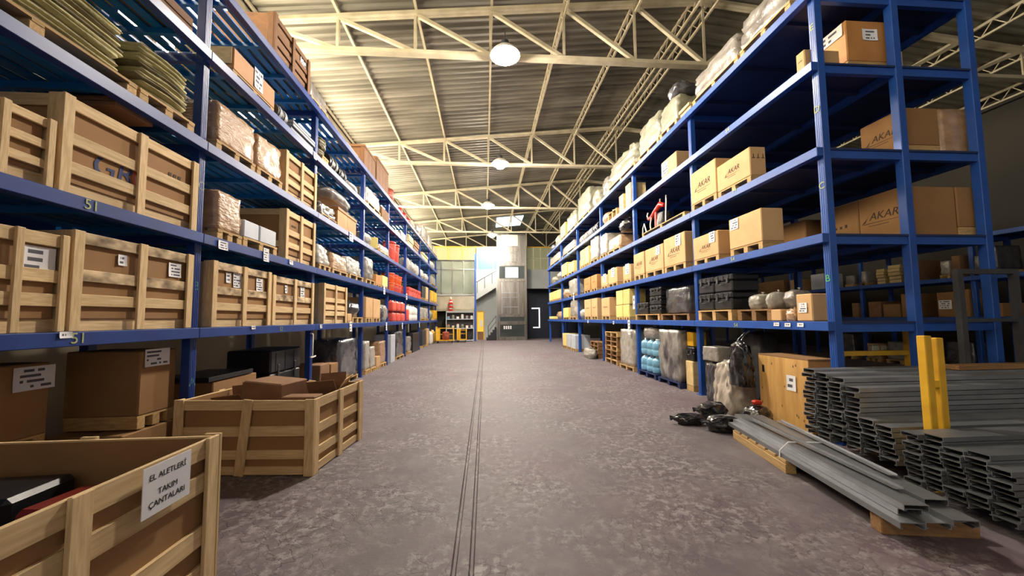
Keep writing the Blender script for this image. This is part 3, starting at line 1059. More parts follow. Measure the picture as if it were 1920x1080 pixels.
P('wrapped', 'L', 'F', 584, 616, 148, 'grey film-wrapped load behind the brown crate,', m='film_grey', d=.9, seed=4)
# third bay
P('crate', 'L', 'B', 607, 651, 530, 'slatted crate with four rails and dark stamps,', d=.95, rails=(.93, .55, .3, .1), logo=[('■', .15, .6, .06, 'print')], solid=True)
P('carton', 'L', 'B', 652, 660, 588, 'small plain box beside slatted crate,', d=.4)
P('pallet', 'L', 'B', 661, 681, 598, 'pallet under dark packs,', d=.8, h=.14)
P('sack', 'L', 'B', 661, 681, 562, 'dark wrapped pack on pallet,', z=LV['B'] + .15, m='film_dark', h=.4, d=.7)
P('wrapped', 'L', 'C', 599, 621, 455, 'white crumpled wrapped load, first of three,', m='film_white', seed=11, d=.8, amp=.05, taper=.15)
P('wrapped', 'L', 'C', 624, 653, 472, 'brown card load wrapped in film, second of three,', m='film_kraft', seed=12, d=.8)
P('wrapped', 'L', 'C', 656, 682, 478, 'sloping white wrapped load, third of three,', m='film_white', seed=13, d=.8, amp=.06, taper=.2)
P('wrapped', 'L', 'D', 603, 632, 376, 'clear-wrapped clutter under grey sheeting,', m='film_grey', seed=14, d=.8, amp=.06)
t = P('panelbox', 'L', 'D', 633, 668, 387, 'boarded box half covered by grey plastic,', m='ply_box', nb=2, d=.85)
P('sack', 'L', 'D', 620, 668, 362, 'loose grey plastic sheeting heaped over boxes,', z=LV['D'] + .62, h=.3, m='film_grey', seed=4, d=.7, inset=.1, name='plastic_sheeting', cat='sheeting')
P('flat_stack', 'L', 'E', 605, 617, 256, 'stack of folded cream bags on pallet,', m='film_cream', n=7, seed=5, d=.8)
P('roll', 'L', 'E', 621, 637, 283, 'black rolled bundle with pale strap,', m='black', strap='film_cream', h=.4)
P('roll', 'L', 'E', 638, 652, 300, 'black rolled bundle, thinner,', m='black', strap='dark_grey', h=.32)
P('sack', 'L', 'E', 655, 679, 330, 'grey clear-film bag bulging,', m='film_grey', seed=6, d=.8, e=.7)
P('wrapped', 'L', 'F', 650, 672, 250, 'grey film-wrapped hump,', m='film_grey', seed=15, d=.9, e=.5, taper=.2)
P('panelbox', 'L', 'F', 683, 704, 270, 'brown boarded crate, nearer of two,', m='wood_red', nb=3, d=1.0)
P('panelbox', 'L', 'F', 706, 728, 292, 'brown boarded crate, farther of two,', m='wood_red', nb=4, d=1.0)
# fourth bay
P('carton', 'L', 'B', 686, 699, 557, 'tan box with open flaps, nearer,', d=.6)
P('carton', 'L', 'B', 700, 713, 560, 'tan box, farther,', d=.6)
P('sack', 'L', 'B', 714, 722, 572, 'dark red and grey bag,', m='film_dark', seed=7, d=.5)
P('sack', 'L', 'B', 723, 735, 570, 'white bag full of goods,', m='film_white', seed=8, d=.6)
P('wrapped', 'L', 'C', 685, 704, 476, 'tall grey film-wrapped bundle,', m='film_grey', seed=16, d=.6, amp=.03, e=.35)
P('carton', 'L', 'C', 705, 716, 514, 'amber box with dark tops,', m='ply_box', d=.6)
P('carton', 'L', 'C', 717, 727, 516, 'yellow box,', m='yellow_box', d=.6)
P('sack', 'L', 'D', 688, 702, 430, 'silvery crumpled bag,', m='film_white', seed=21, d=.7)
P('carton', 'L', 'D', 703, 713, 436, 'pale yellow tilted box,', m='yellow_box', d=.3, feet=False, h=.35, rz=.3)
P('wrapped', 'L', 'D', 713, 737, 456, 'brown wrapped bundle on pallet,', m='film_kraft', seed=22, d=.7)
P('wrapped', 'L', 'E', 690, 714, 348, 'white wrapped box with torn film,', m='film_white', seed=23, d=.8, e=.1)
P('carton', 'L', 'E', 716, 729, 386, 'plain brown box,', m='kraft_brown', d=.7)
P('barrel', 'L', 'F', 732, 742, 350, 'rusty drum with wide rim,', d=.8)
P('sack', 'L', 'F', 743, 750, 376, 'small cream bag beside rusty drum,', m='film_cream', seed=5, d=.5)
# fifth bay
for i, (a, c) in enumerate(((737, 743), (744, 750), (751, 757))):
    P('bucket', 'L', 'C', a, c, 536, 'orange red lower pail, %s of three,' % ORD[i], h=.32, m='orange' if i == 0 else 'red_pale', lid='orange')
    P('bucket', 'L', 'C', a, c, 520, 'orange red upper pail, %s of three,' % ORD[i], z=LV['C'] + .33, h=.34, m='orange', lid='red_pale')
for i, (a, c) in enumerate(((737, 744), (745, 752), (753, 760))):
    P('jerrycan', 'L', 'B', a, c, 0, 'faded red lower can, %s of three,' % ORD[i], h=.36, d=.3)
    P('jerrycan', 'L', 'B', a, c, 0, 'faded red upper can, %s of three,' % ORD[i], h=.4, z=LV['B'] + .385, d=.3)
for i, (a, c) in enumerate(((739, 745), (746, 752))):
    P('bucket', 'L', 'D', a, c, 463, 'red pail, %s of two,' % ORD[i], m='red_pale', lid='red', h=.75)
P('carton', 'L', 'E', 741, 751, 428, 'black box with brown lid,', m='black', d=.6)
P('carton', 'L', 'E', 752, 761, 432, 'grey case,', m='grey', d=.6)
for i, (a, c) in enumerate(((751, 757), (758, 764), (765, 771))):
    P('barrel', 'L', 'F', a, c, 387 + i * 10, 'red drum, %s of three,' % ORD[i], m='red', lid='red')
P('sack', 'L', 'F', 773, 781, 406, 'brown and cream pack,', m='film_kraft', seed=31, d=.6)
# sixth bay
P('jerrycan', 'L', 'B', 763, 768, 0, 'single red can,', h=.6, d=.3)
for i, (a, c) in enumerate(((770, 774), (775, 779), (780, 784))):
    P('bottle', 'L', 'B', a, c, 572, 'white bottle, %s of three,' % ORD[i], m='white', h=.75)
for i, (a, c) in enumerate(((767, 774), (775, 782), (783, 789))):
    P('case', 'L', 'C', a, c, 541, 'red plastic case, %s of three,' % ORD[i], m='red_pale', latch='red', h=.4, d=.4)
for i, (a, c) in enumerate(((765, 772), (773, 780), (781, 788))):
    P('sack', 'L', 'D', a, c, 488, 'pink white bag, %s of three,' % ORD[i], m='film_white', seed=40 + i, h=.6, d=.5)
P('slabs', 'L', 'E', 767, 776, 448, 'stack of pale boards, nearer,', m='wood_pale', n=5, h=.5)
P('slabs', 'L', 'E', 777, 786, 458, 'stack of brown boards, farther,', m='wood_old', n=4, h=.5)
P('sack', 'L', 'F', 785, 792, 425, 'brown peaked bag,', m='film_grey', seed=44, h=.7)
P('wrapped', 'L', 'F', 793, 803, 440, 'black topped wrapped drum,', m='film_grey', seed=45, h=.9, d=.8)
# seventh and last bays
P('wrapped', 'L', 'B', 790, 797, 572, 'white wrapped load, nearer,', m='film_white', seed=46, h=.7)
P('wrapped', 'L', 'B', 798, 804, 572, 'white wrapped load, farther,', m='film_white', seed=47, h=.7)
P('carton', 'L', 'C', 791, 798, 544, 'black box beside tan box,', m='black', h=.75)
P('carton', 'L', 'C', 799, 803, 544, 'tan box beside black box,', m='kraft', h=.8)
P('carton', 'L', 'C', 808, 813, 547, 'yellow box, nearer,', m='yellow', h=.75)
P('carton', 'L', 'C', 814, 819, 550, 'yellow box, farther,', m='yellow', h=.75)
P('sack', 'L', 'D', 790, 798, 506, 'pale bag, nearer,', m='film_white', seed=48, h=.6)
P('sack', 'L', 'D', 799, 806, 510, 'pale bag, farther,', m='film_white', seed=49, h=.55)
P('wrapped', 'L', 'D', 809, 818, 512, 'grey wrapped load,', m='film_grey', seed=50, h=.6)
P('slabs', 'L', 'E', 792, 803, 470, 'pale boards,', m='wood_pale', n=3, h=.35)
P('sack', 'L', 'E', 809, 818, 480, 'white bag,', m='film_white', seed=51, h=.5)
P('wrapped', 'L', 'F', 804, 811, 458, 'white wrapped load,', m='film_white', seed=52, h=.8)
P('wrapped', 'L', 'F', 813, 820, 466, 'cream wrapped load,', m='film_cream', seed=53, h=.6)
P('sack', 'L', 'B', 808, 813, 572, 'cream bag,', m='film_cream', seed=54, h=.7)
P('carton', 'L', 'B', 814, 820, 572, 'yellow crate,', m='yellow', h=.65)
# left floor level
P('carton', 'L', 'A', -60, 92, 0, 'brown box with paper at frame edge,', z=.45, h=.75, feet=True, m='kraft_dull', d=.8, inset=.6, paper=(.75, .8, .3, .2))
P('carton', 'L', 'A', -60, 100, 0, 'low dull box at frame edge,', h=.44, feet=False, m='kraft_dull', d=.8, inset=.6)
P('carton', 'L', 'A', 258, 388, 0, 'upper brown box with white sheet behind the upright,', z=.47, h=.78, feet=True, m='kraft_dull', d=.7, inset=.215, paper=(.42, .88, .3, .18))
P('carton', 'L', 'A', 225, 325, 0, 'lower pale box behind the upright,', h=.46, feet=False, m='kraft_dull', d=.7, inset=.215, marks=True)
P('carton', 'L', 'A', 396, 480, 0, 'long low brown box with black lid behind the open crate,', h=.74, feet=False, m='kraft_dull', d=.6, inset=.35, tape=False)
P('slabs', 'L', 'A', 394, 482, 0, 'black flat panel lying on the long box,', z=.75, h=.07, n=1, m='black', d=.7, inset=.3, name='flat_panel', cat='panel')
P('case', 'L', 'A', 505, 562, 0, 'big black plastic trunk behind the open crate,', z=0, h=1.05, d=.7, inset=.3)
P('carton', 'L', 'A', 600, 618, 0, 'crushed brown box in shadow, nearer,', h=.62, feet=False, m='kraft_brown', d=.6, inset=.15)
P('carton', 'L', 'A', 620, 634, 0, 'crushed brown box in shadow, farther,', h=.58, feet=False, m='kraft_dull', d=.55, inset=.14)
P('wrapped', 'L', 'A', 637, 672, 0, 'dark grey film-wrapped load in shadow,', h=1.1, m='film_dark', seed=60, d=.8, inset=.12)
for i, (a, c) in enumerate(((686, 695), (696, 705))):
    P('wrapped', 'L', 'A', a, c, 0, 'white packs wrapped together, %s,' % ('nearer', 'farther')[i], h=.95 - .2 * i, m='film_white', seed=61 + i, d=.6, inset=.1)
P('carton', 'L', 'A', 706, 713, 0, 'small tan box low down,', h=.4, m='kraft', d=.5, inset=.1)
P('wrapped', 'L', 'A', 714, 729, 0, 'brown heaped load on blue pallet,', h=.85, m='film_kraft', seed=63, d=.7, inset=.1)
P('carton', 'L', 'A', 733, 741, 0, 'tall pale grey cabinet,', h=1.0, m='grey_white', feet=False, tape=False, d=.6, inset=.1, name='metal_cabinet', cat='cabinet')
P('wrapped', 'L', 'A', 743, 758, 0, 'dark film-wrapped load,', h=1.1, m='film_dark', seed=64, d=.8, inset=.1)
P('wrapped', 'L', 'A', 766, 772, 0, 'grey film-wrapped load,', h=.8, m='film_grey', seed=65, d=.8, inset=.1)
P('carton', 'L', 'A', 774, 786, 0, 'black box,', h=.9, m='black', feet=False, d=.7, inset=.1, tape=False)
P('carton', 'L', 'A', 792, 799, 0, 'dark box with wood edge,', h=.95, m='dark_grey', feet=True, d=.7, inset=.1)
P('carton', 'L', 'A', 801, 806, 0, 'tan box,', h=1.0, m='kraft', feet=True, d=.7, inset=.1)
P('jerrycan', 'L', 'A', 809, 813, 0, 'white canister,', h=.8, m='white', d=.4, inset=.05)
P('jerrycan', 'L', 'A', 814, 819, 0, 'yellow canister,', h=.85, m='yellow', d=.4, inset=.12)
P('carton', 'L', 'E', 100, 230, 0, 'brown box overhead, cut by frame top,', h=.6, m='kraft_brown', d=.6, inset=.5)

# ================= RIGHT RACK, nearest bay
P('carton', 'R', 'C', 1293, 1347, 430, 'tan printed box with one paper, nearest the second upright,', akar=.42, paper=(.8, .78, .17, .2), d=.26)
P('carton', 'R', 'C', 1367, 1429, 388, 'tan box with white sheet at upper left,', paper=(.2, .8, .2, .18), d=.36)
P('carton', 'R', 'D', 1293, 1343, 294, 'tan printed box, smaller of two,', akar=.45, d=.4)
P('carton', 'R', 'D', 1344, 1407, 273, 'tan printed box, larger of two,', akar=.5, d=.27, end_akar=True)
P('carton', 'R', 'E', 1490, 1521, 80, 'small tan box with handling marks,', marks=True, d=.5, feet=False)
# goods in the rear row, seen through the open end
def rear(kind, lv, x0, x1, yn, depth, h, look, **kw):
    """goods in the back half of the right rack: from x0 to x1 across, near face at yn, depth away"""
    fn, nm, ct, grp = MAKERS[kind]
    nm = kw.pop('name', nm)
    t = thing(nm, (x0, yn + depth / 2, LV[lv] + .003), -PI / 2, look, kw.pop('cat', ct), '%s on the right rack' % grp)
    fn(t, depth, h, x1 - x0, 1, **kw)
    return t


rear('carton', 'C', 5.47, 6.2, 4.39, .6, .66, 'big tan printed box behind the end upright, second shelf of the right rack', akar=.5, feet=False, m='kraft_dull')
rear('carton', 'C', 5.47, 6.2, 5.0, .62, .655, 'tan box directly behind the big printed box, second shelf of the right rack', feet=False, m='kraft_dull', marks=True)
rear('carton', 'C', 5.47, 6.2, 5.9, .55, .62, 'tan box third from the open rack end, second shelf, rear row', feet=False, m='kraft_dull')
rear('carton', 'C', 5.47, 6.2, 6.5, .55, .62, 'tan box fourth from the open rack end, second shelf, rear row', feet=False, m='kraft_dull')
rear('carton', 'C', 6.22, 6.62, 4.39, .8, .66, 'tan box with open flap at the outer end corner, second shelf', feet=True, m='kraft_dull')
rear('carton', 'D', 5.56, 6.06, 4.39, .58, .63, 'large printed tan box at the open rack end, third shelf', akar=.45, feet=True, m='kraft_dull')
rear('carton', 'D', 5.56, 6.06, 4.99, .5, .3, 'low tan box behind the large printed box, third shelf', feet=False, m='kraft_dull')
t = rear('wrapped', 'D', 6.08, 6.62, 4.39, .7, .64, 'tan boxes under clear film at the outer corner, third shelf', m='film_kraft', pal=False, e=.03, amp=.008, fold=.004)
t = rear('carton', 'E', 4.83, 5.5, 4.4, .7, .7, 'orange plywood box with white notice at the rack end, fourth shelf', m='ply_box', tape=False, name='plywood_box')
paper_mb(.22, .16, 3, 4).build('paper_label', ['paper', 'ink'], t, (.353, .33, .5), PI / 2)
paper_mb(.5, .17, 2, 5).build('paper_label', ['paper', 'ink'], t, (.06, -.004, .6))
# lowest shelf
P('pallet', 'R', 'B', 1308, 1371, 578, 'pale pallet under black cases,', d=.95, h=.19)
for i, (a, c) in enumerate(((1309, 1337), (1338, 1372))):
    for j, hh in ((0, .3), (1, .3)):
        P('case', 'R', 'B', a, c, 0, '%s black case, %s pair, pale pallet' % (('lower', 'upper')[j], ('left', 'right')[i]), z=LV['B'] + .2 + .31 * j, h=hh, d=.5, inset=.06)
P('pallet', 'R', 'B', 1381, 1446, 580, 'dull pallet under clear bags,', d=.9, h=.18, m='wood_old', inset=.1)
for i, (a, c, hh) in enumerate(((1393, 1420, .25), (1427, 1445, .26), (1458, 1486, .27))):
    P('sack', 'R', 'B', a, c, 0, 'clear bag of pinkish goods, %s of three,' % ('left', 'middle', 'right')[i], z=LV['B'] + (.185 if i < 2 else .19), h=hh, m='film_white' if i < 2 else 'film_grey', seed=70 + i, d=.4, inset=.14 if i < 2 else .24)
P('carton', 'R', 'B', 1443, 1464, 580, 'small tan box in front of the clear bags,', feet=False, d=.16, tape=False)
P('sack', 'R', 'B', 1466, 1489, 578, 'small crumpled clear bag beside tan boxes,', m='film_kraft', seed=77, d=.15)
P('carton', 'R', 'B', 1491, 1523, 550, 'tan box with black arrows and white paper,', feet=False, paper=(.45, .5, .13, .13), marks=True, d=.28)
P('panelbox', 'R', 'B', 1418, 1490, 0, 'long yellow wooden box behind the clear bags,', z=LV['B'], h=.42, m='wood_pale', nb=3, d=.5, inset=1.35)
P('wrapped', 'R', 'F', 1385, 1480, 30, 'long grey plastic-wrapped goods on orange battens,', m='film_grey', seed=80, d=.9, amp=.06, h=.6)
P('wrapped', 'R', 'F', 1297, 1382, 110, 'grey plastic-wrapped long load,', m='film_grey', seed=81, d=.9, amp=.06, h=.55)
# second bay
for i, (a, c, pt, pa) in enumerate(((1184, 1208, 470, None), (1210, 1244, 455, (.75, .8, .2, .22)), (1245, 1285, 432, (.72, .8, .22, .25)))):
    P('carton', 'R', 'C', a, c, pt, 'tan printed box, %s of three in a row,' % ('far', 'middle', 'near')[i], akar=.45, paper=pa, d=.24)
P('pallet', 'R', 'D', 1203, 1283, 425, 'narrow pallet under the red machine arm,', d=.5, h=.1)  # carries the red hose machine
P('carton', 'R', 'E', 1240, 1268, 300, 'tan box with white side label,', paper=(.25, .5, .3, .3), feet=False, d=.4, h=.4)
P('pallet', 'R', 'B', 1187, 1236, 588, 'pale pallet under stacked black cases,', d=.9, h=.15)
P('pallet', 'R', 'B', 1238, 1292, 588, 'dark pallet under black gear,', d=.9, h=.14, m='wood_old')
for i, (a, c) in enumerate(((1218, 1234),)):
    pass
for j in range(3):
    P('case', 'R', 'B', 1217, 1238, 0, 'black case, %s in the stack of three,' % ('bottom', 'middle', 'top')[j], z=LV['B'] + .16 + .22 * j, h=.21, d=.5, inset=.1)
P('case', 'R', 'B', 1191, 1214, 0, 'black case alone at the far end,', z=LV['B'] + .16, h=.3, d=.5, inset=.08)
P('wrapped', 'R', 'B', 1245, 1290, 0, 'black wrapped gear,', z=LV['B'] + .14, h=.62, m='film_dark', pal=False, seed=84, d=.8, inset=.15)
P('wrapped', 'R', 'F', 1196, 1234, 215, 'tall cream film-wrapped load,', m='film_cream', seed=85, d=.9, amp=.07, h=.85)
P('wrapped', 'R', 'F', 1236, 1268, 195, 'cream and dark grey sheeted load,', m='film_cream', seed=86, d=.9, amp=.05, h=.7)
P('sack', 'R', 'F', 1244, 1266, 180, 'dark grey sheeting bundle on the cream load,', z=LV['F'] + .75, m='film_dark', seed=87, d=.6, h=.3, name='plastic_sheeting', cat='sheeting')
P('slabs', 'R', 'F', 1270, 1292, 200, 'pale battens lying flat,', m='wood_pale', n=3, h=.2)
# third bay
for i, (a, c, pt) in enumerate(((1127, 1139, 514), (1140, 1157, 500), (1168, 1183, 494))):
    P('carton', 'R', 'C', a, c, pt, 'tan box with white paper, %s of three,' % ('far', 'middle', 'near')[i], paper=(.6, .72, .3, .3), d=.55)
P('carton', 'R', 'B', 1128, 1143, 557, 'tall tan box with dark print,', marks=True, d=.8)
for i, (a, c) in enumerate(((1155, 1167), (1168, 1180))):
    for j in range(2):
        P('carton', 'R', 'B', a, c, 0, 'yellow box, %s, %s stack,' % (('lower', 'upper')[j], ('far', 'near')[i]), z=LV['B'] + .46 * j, h=.45, m='yellow_box', feet=j == 0, d=.5, tape=False)
P('wrapped', 'R', 'D', 1124, 1136, 456, 'white wrapped boxes,', m='film_white', seed=90, h=.85, d=.7)
P('wrapped', 'R', 'D', 1139, 1162, 470, 'low brown load,', m='film_kraft', seed=91, h=.5, d=.7)
P('sack', 'R', 'D', 1155, 1172, 0, 'black bag behind brown load,', z=LV['D'] + .55, h=.38, m='bin_bag', seed=92, d=.6)
P('slabs', 'R', 'E', 1158, 1167, 367, 'pale panel standing upright, farther,', m='wood_pale', n=1, h=.62, d=.5)
P('slabs', 'R', 'E', 1170, 1183, 352, 'pale panel standing upright, nearer,', m='wood_pale', n=1, h=.78, d=.5)
P('pallet', 'R', 'E', 1139, 1156, 400, 'pallet leaning low,', h=.25, d=.6)
P('sack', 'R', 'E', 1125, 1137, 398, 'brown white bag,', m='film_kraft', seed=93, h=.5)
P('wrapped', 'R', 'F', 1140, 1190, 290, 'long cream crumpled wrapped load,', m='film_cream', seed=94, d=.9, h=.75, amp=.09)
P('sack', 'R', 'F', 1126, 1138, 340, 'grey clear bag,', m='film_grey', seed=95, h=.8)
# fourth bay
for i, (a, c) in enumerate(((1095, 1107), (1108, 1119))):
    P('carton', 'R', 'C', a, c, 525, 'orange tan box, %s,' % ('farther', 'nearer')[i], h=.62, d=.6, m='ply_box', marks=True)
    P('carton', 'R', 'B', a + 1, c + 1, 567, 'tan box with dark print, %s,' % ('farther', 'nearer')[i], h=.82, d=.6, marks=True)
for i, (a, c) in enumerate(((1088, 1095), (1096, 1104))):
    P('carton', 'R', 'D', a, c, 470, 'pale yellow box, %s,' % ('farther', 'nearer')[i], m='yellow_box', h=.8, d=.6)
P('wrapped', 'R', 'D', 1106, 1120, 455, 'white film-wrapped load,', m='film_white', seed=97, h=1.0, d=.7)
P('sack', 'R', 'B', 1083, 1093, 585, 'white sloped bag,', m='film_white', seed=98, h=.5)
for i, (a, c) in enumerate(((1086, 1092), (1094, 1100), (1102, 1109), (1111, 1119))):
    P('roll', 'R', 'E', a, c, 0, '%s rolled bundle, %s of four,' % (('white', 'white', 'grey', 'black')[i], ('farthest', 'second farthest', 'third farthest', 'nearest')[i]), h=.4, m=('film_white', 'film_white', 'grey', 'black')[i])
P('wrapped', 'R', 'F', 1082, 1104, 360, 'tall cream wrapped load,', m='film_cream', seed=99, h=1.15, d=.9)
P('sack', 'R', 'F', 1106, 1120, 352, 'pale bag on brown base,', m='film_cream', seed=100, h=.75)
# fifth and last bays
P('carton', 'R', 'D', 1053, 1063, 497, 'pale box,', m='yellow_box', h=.75)
P('carton', 'R', 'D', 1065, 1076, 505, 'yellow crate,', m='yellow_box', h=.6)
P('sack', 'R', 'C', 1052, 1062, 545, 'tan and white pack,', m='film_kraft', seed=101, h=.55)
P('wrapped', 'R', 'C', 1065, 1078, 528, 'white film-wrapped load,', m='film_white', seed=102, h=.85)
P('carton', 'R', 'B', 1056, 1066, 578, 'yellow tan box,', m='yellow_box', h=.6)
P('wrapped', 'R', 'B', 1068, 1080, 562, 'tall white wrapped load,', m='film_white', seed=103, h=.95)
P('wrapped', 'R', 'E', 1053, 1076, 500, 'dim wrapped load,', m='film_grey', seed=104, h=.5)
P('wrapped', 'R', 'F', 1062, 1078, 395, 'cream peaked wrapped load,', m='film_cream', seed=105, h=.9)
P('carton', 'R', 'F', 1051, 1060, 420, 'amber box,', m='yellow_box', h=.8)
P('sack', 'R', 'B', 1040, 1050, 585, 'tan bag,', m='film_kraft', seed=106, h=.5)
P('carton', 'R', 'B', 1030, 1039, 594, 'low yellow tray,', m='yellow_box', h=.18)
for i, (a, c) in enumerate(((1030, 1036), (1037, 1043), (1044, 1050))):
    P('carton', 'R', 'C', a, c, 552, 'pale box, %s of three,' % ('far', 'middle', 'near')[i], m='yellow_box', h=.6)
P('sack', 'R', 'D', 1031, 1039, 515, 'pale pack, farther,', m='film_cream', seed=107, h=.5)
P('sack', 'R', 'D', 1041, 1050, 510, 'cream pack, nearer,', m='film_cream', seed=108, h=.6)
P('wrapped', 'R', 'E', 1030, 1048, 490, 'white load on boards,', m='film_white', seed=109, h=.55)
P('sack', 'R', 'F', 1028, 1036, 450, 'dark pack,', m='film_dark', seed=110, h=.5)
P('sack', 'R', 'F', 1038, 1048, 440, 'cream bag,', m='film_cream', seed=111, h=.7)
# right floor level
P('carton', 'R', 'A', 1286, 1300, 666, 'tall pale wooden box,', m='wood_pale', h=.62, feet=True, d=.6, inset=.12, tape=False, name='wooden_box')
P('case', 'R', 'A', 1286, 1300, 0, 'black case on the tall wooden box,', z=.63, h=.28, d=.5, inset=.14)
P('carton', 'R', 'A', 1287, 1299, 0, 'small yellow box atop the black case,', z=.92, h=.3, m='yellow', feet=False, tape=False, d=.3, inset=.2)
for i in range(3):
    for j in range(2):
        P('bottle', 'R', 'A', 1198 + i * 10.5, 1208 + i * 10.5, 0, 'blue water bottle, %s layer, %s,' % (('lower', 'upper')[j], ('farthest', 'middle', 'nearest')[i]), z=.14 + .43 * j, h=.42, inset=.02)
P('pallet', 'R', 'A', 1196, 1229, 0, 'blue pallet under water bottles,', h=.135, m='deck', d=.7, inset=0)
P('sack', 'R', 'A', 1200, 1226, 0, 'clear film bunched over the water bottles,', z=1.0, h=.3, m='film_grey', seed=115, d=.4, inset=.04, name='plastic_sheeting', cat='sheeting')
P('wrapped', 'R', 'A', 1233, 1274, 0, 'tall grey film-wrapped stack of dark packs,', h=1.28, m='film_stack', seed=116, d=.8, amp=.03, inset=0, mp='deck', n=12)
P('wrapped', 'R', 'A', 1161, 1188, 0, 'tall white wrapped stack,', h=1.22, m='film_white', seed=117, d=.8, amp=.03, inset=.02)
for j in range(7):
    P('pallet', 'R', 'A', 1134, 1157, 0, 'empty pallet, %s from the floor in a stack of seven,' % ('lowest', 'second', 'third', 'fourth', 'fifth', 'sixth', 'topmost')[j], z=.152 * j, h=.15, d=.8, inset=.05 + .02 * (j % 2), m='wood_old' if j % 3 else 'pallet')
for j in range(4):
    P('pallet', 'R', 'A', 1106, 1121, 0, 'brown pallet, %s in the low stack,' % ('lowest', 'second', 'third', 'topmost')[j], z=.152 * j, h=.15, d=.8, inset=.12, m='wood_old')
P('sack', 'R', 'A', 1090, 1104, 0, 'white bags heaped at the aisle edge,', h=.4, m='film_white', seed=119, d=.4, inset=-.32)
for i, (a, c) in enumerate(((1055, 1062), (1063, 1070), (1071, 1079))):
    P('carton', 'R', 'A', a, c, 0, 'pale carton on pallet, %s of three,' % ('far', 'middle', 'near')[i], h=.75, m='grey_white' if i else 'yellow_box', d=.7, inset=-.05)
# ================= rack across the second aisle
fz = 0
for lv, rows in (('B', ((1597, 1625, 'crushed brown box', .5, 'kraft_brown'), (1628, 1652, 'leaning brown box', .52, 'kraft_brown'), (1655, 1688, 'brown box behind the leaning box', .42, 'kraft_dull'), (1690, 1716, 'two-tone brown box', .72, 'kraft_dull'), (1757, 1790, 'brown box with white label', .7, 'kraft_dull'), (1792, 1828, 'wide brown box', .75, 'kraft_dull'), (1850, 1880, 'small tan box', .35, 'kraft_dull'))),
                 ('C', ((1583, 1599, 'grey white pack', .4, 'film_grey'), (1602, 1622, 'white wrapped pack', .5, 'film_white'), (1640, 1658, 'stack of pale boards', .5, 'wood_pale'), (1662, 1688, 'taller stack of pale boards', .58, 'wood_pale'), (1695, 1722, 'brown board box', .62, 'kraft_brown'), (1760, 1780, 'white and grey bag', .5, 'film_white'), (1784, 1800, 'tall brown box', .6, 'kraft_brown'), (1803, 1835, 'black wrapped gear', .55, 'film_dark'), (1838, 1868, 'black gear with white sheet', .75, 'film_dark'))),
                 ):
    for a, c, lk, hh, mm in rows:
        if mm.startswith('film'):
            P('wrapped', 'F', lv, a, c, 0, lk, h=hh, m=mm, seed=a % 50, d=.8)
        elif mm == 'wood_pale':
            P('slabs', 'F', lv, a, c, 0, lk, h=hh, m=mm, n=5, d=.8)
        else:
            P('carton', 'F', lv, a, c, 0, lk, h=hh, m=mm, d=.8, feet=False, paper=(.5, .5, .3, .25) if 'white' in lk else None)
for a, c, lk, hh, mm in ((1315, 1345, 'tan box', .5, 'kraft_dull'), (1350, 1380, 'pale box', .6, 'kraft'), (1420, 1470, 'long tan bundle', .55, 'kraft_dull'), (1480, 1500, 'tan tilted box', .5, 'kraft'), (1520, 1545, 'white boxed stack', .6, 'grey_white')):
    P('carton', 'F', 'C', a, c, 0, lk, h=hh, m=mm, d=.8, feet=False)
for a, c, lk, hh, mm in ((1560, 1600, 'dark wrapped heap', .9, 'film_dark'), (1610, 1650, 'brown heap', .6, 'film_kraft'), (1660, 1720, 'grey heap', .7, 'film_grey'), (1770, 1830, 'dark heap', .8, 'film_dark')):
    P('wrapped', 'F', 'A', a, c, 0, lk, h=hh, m=mm, seed=a % 40, d=.9)
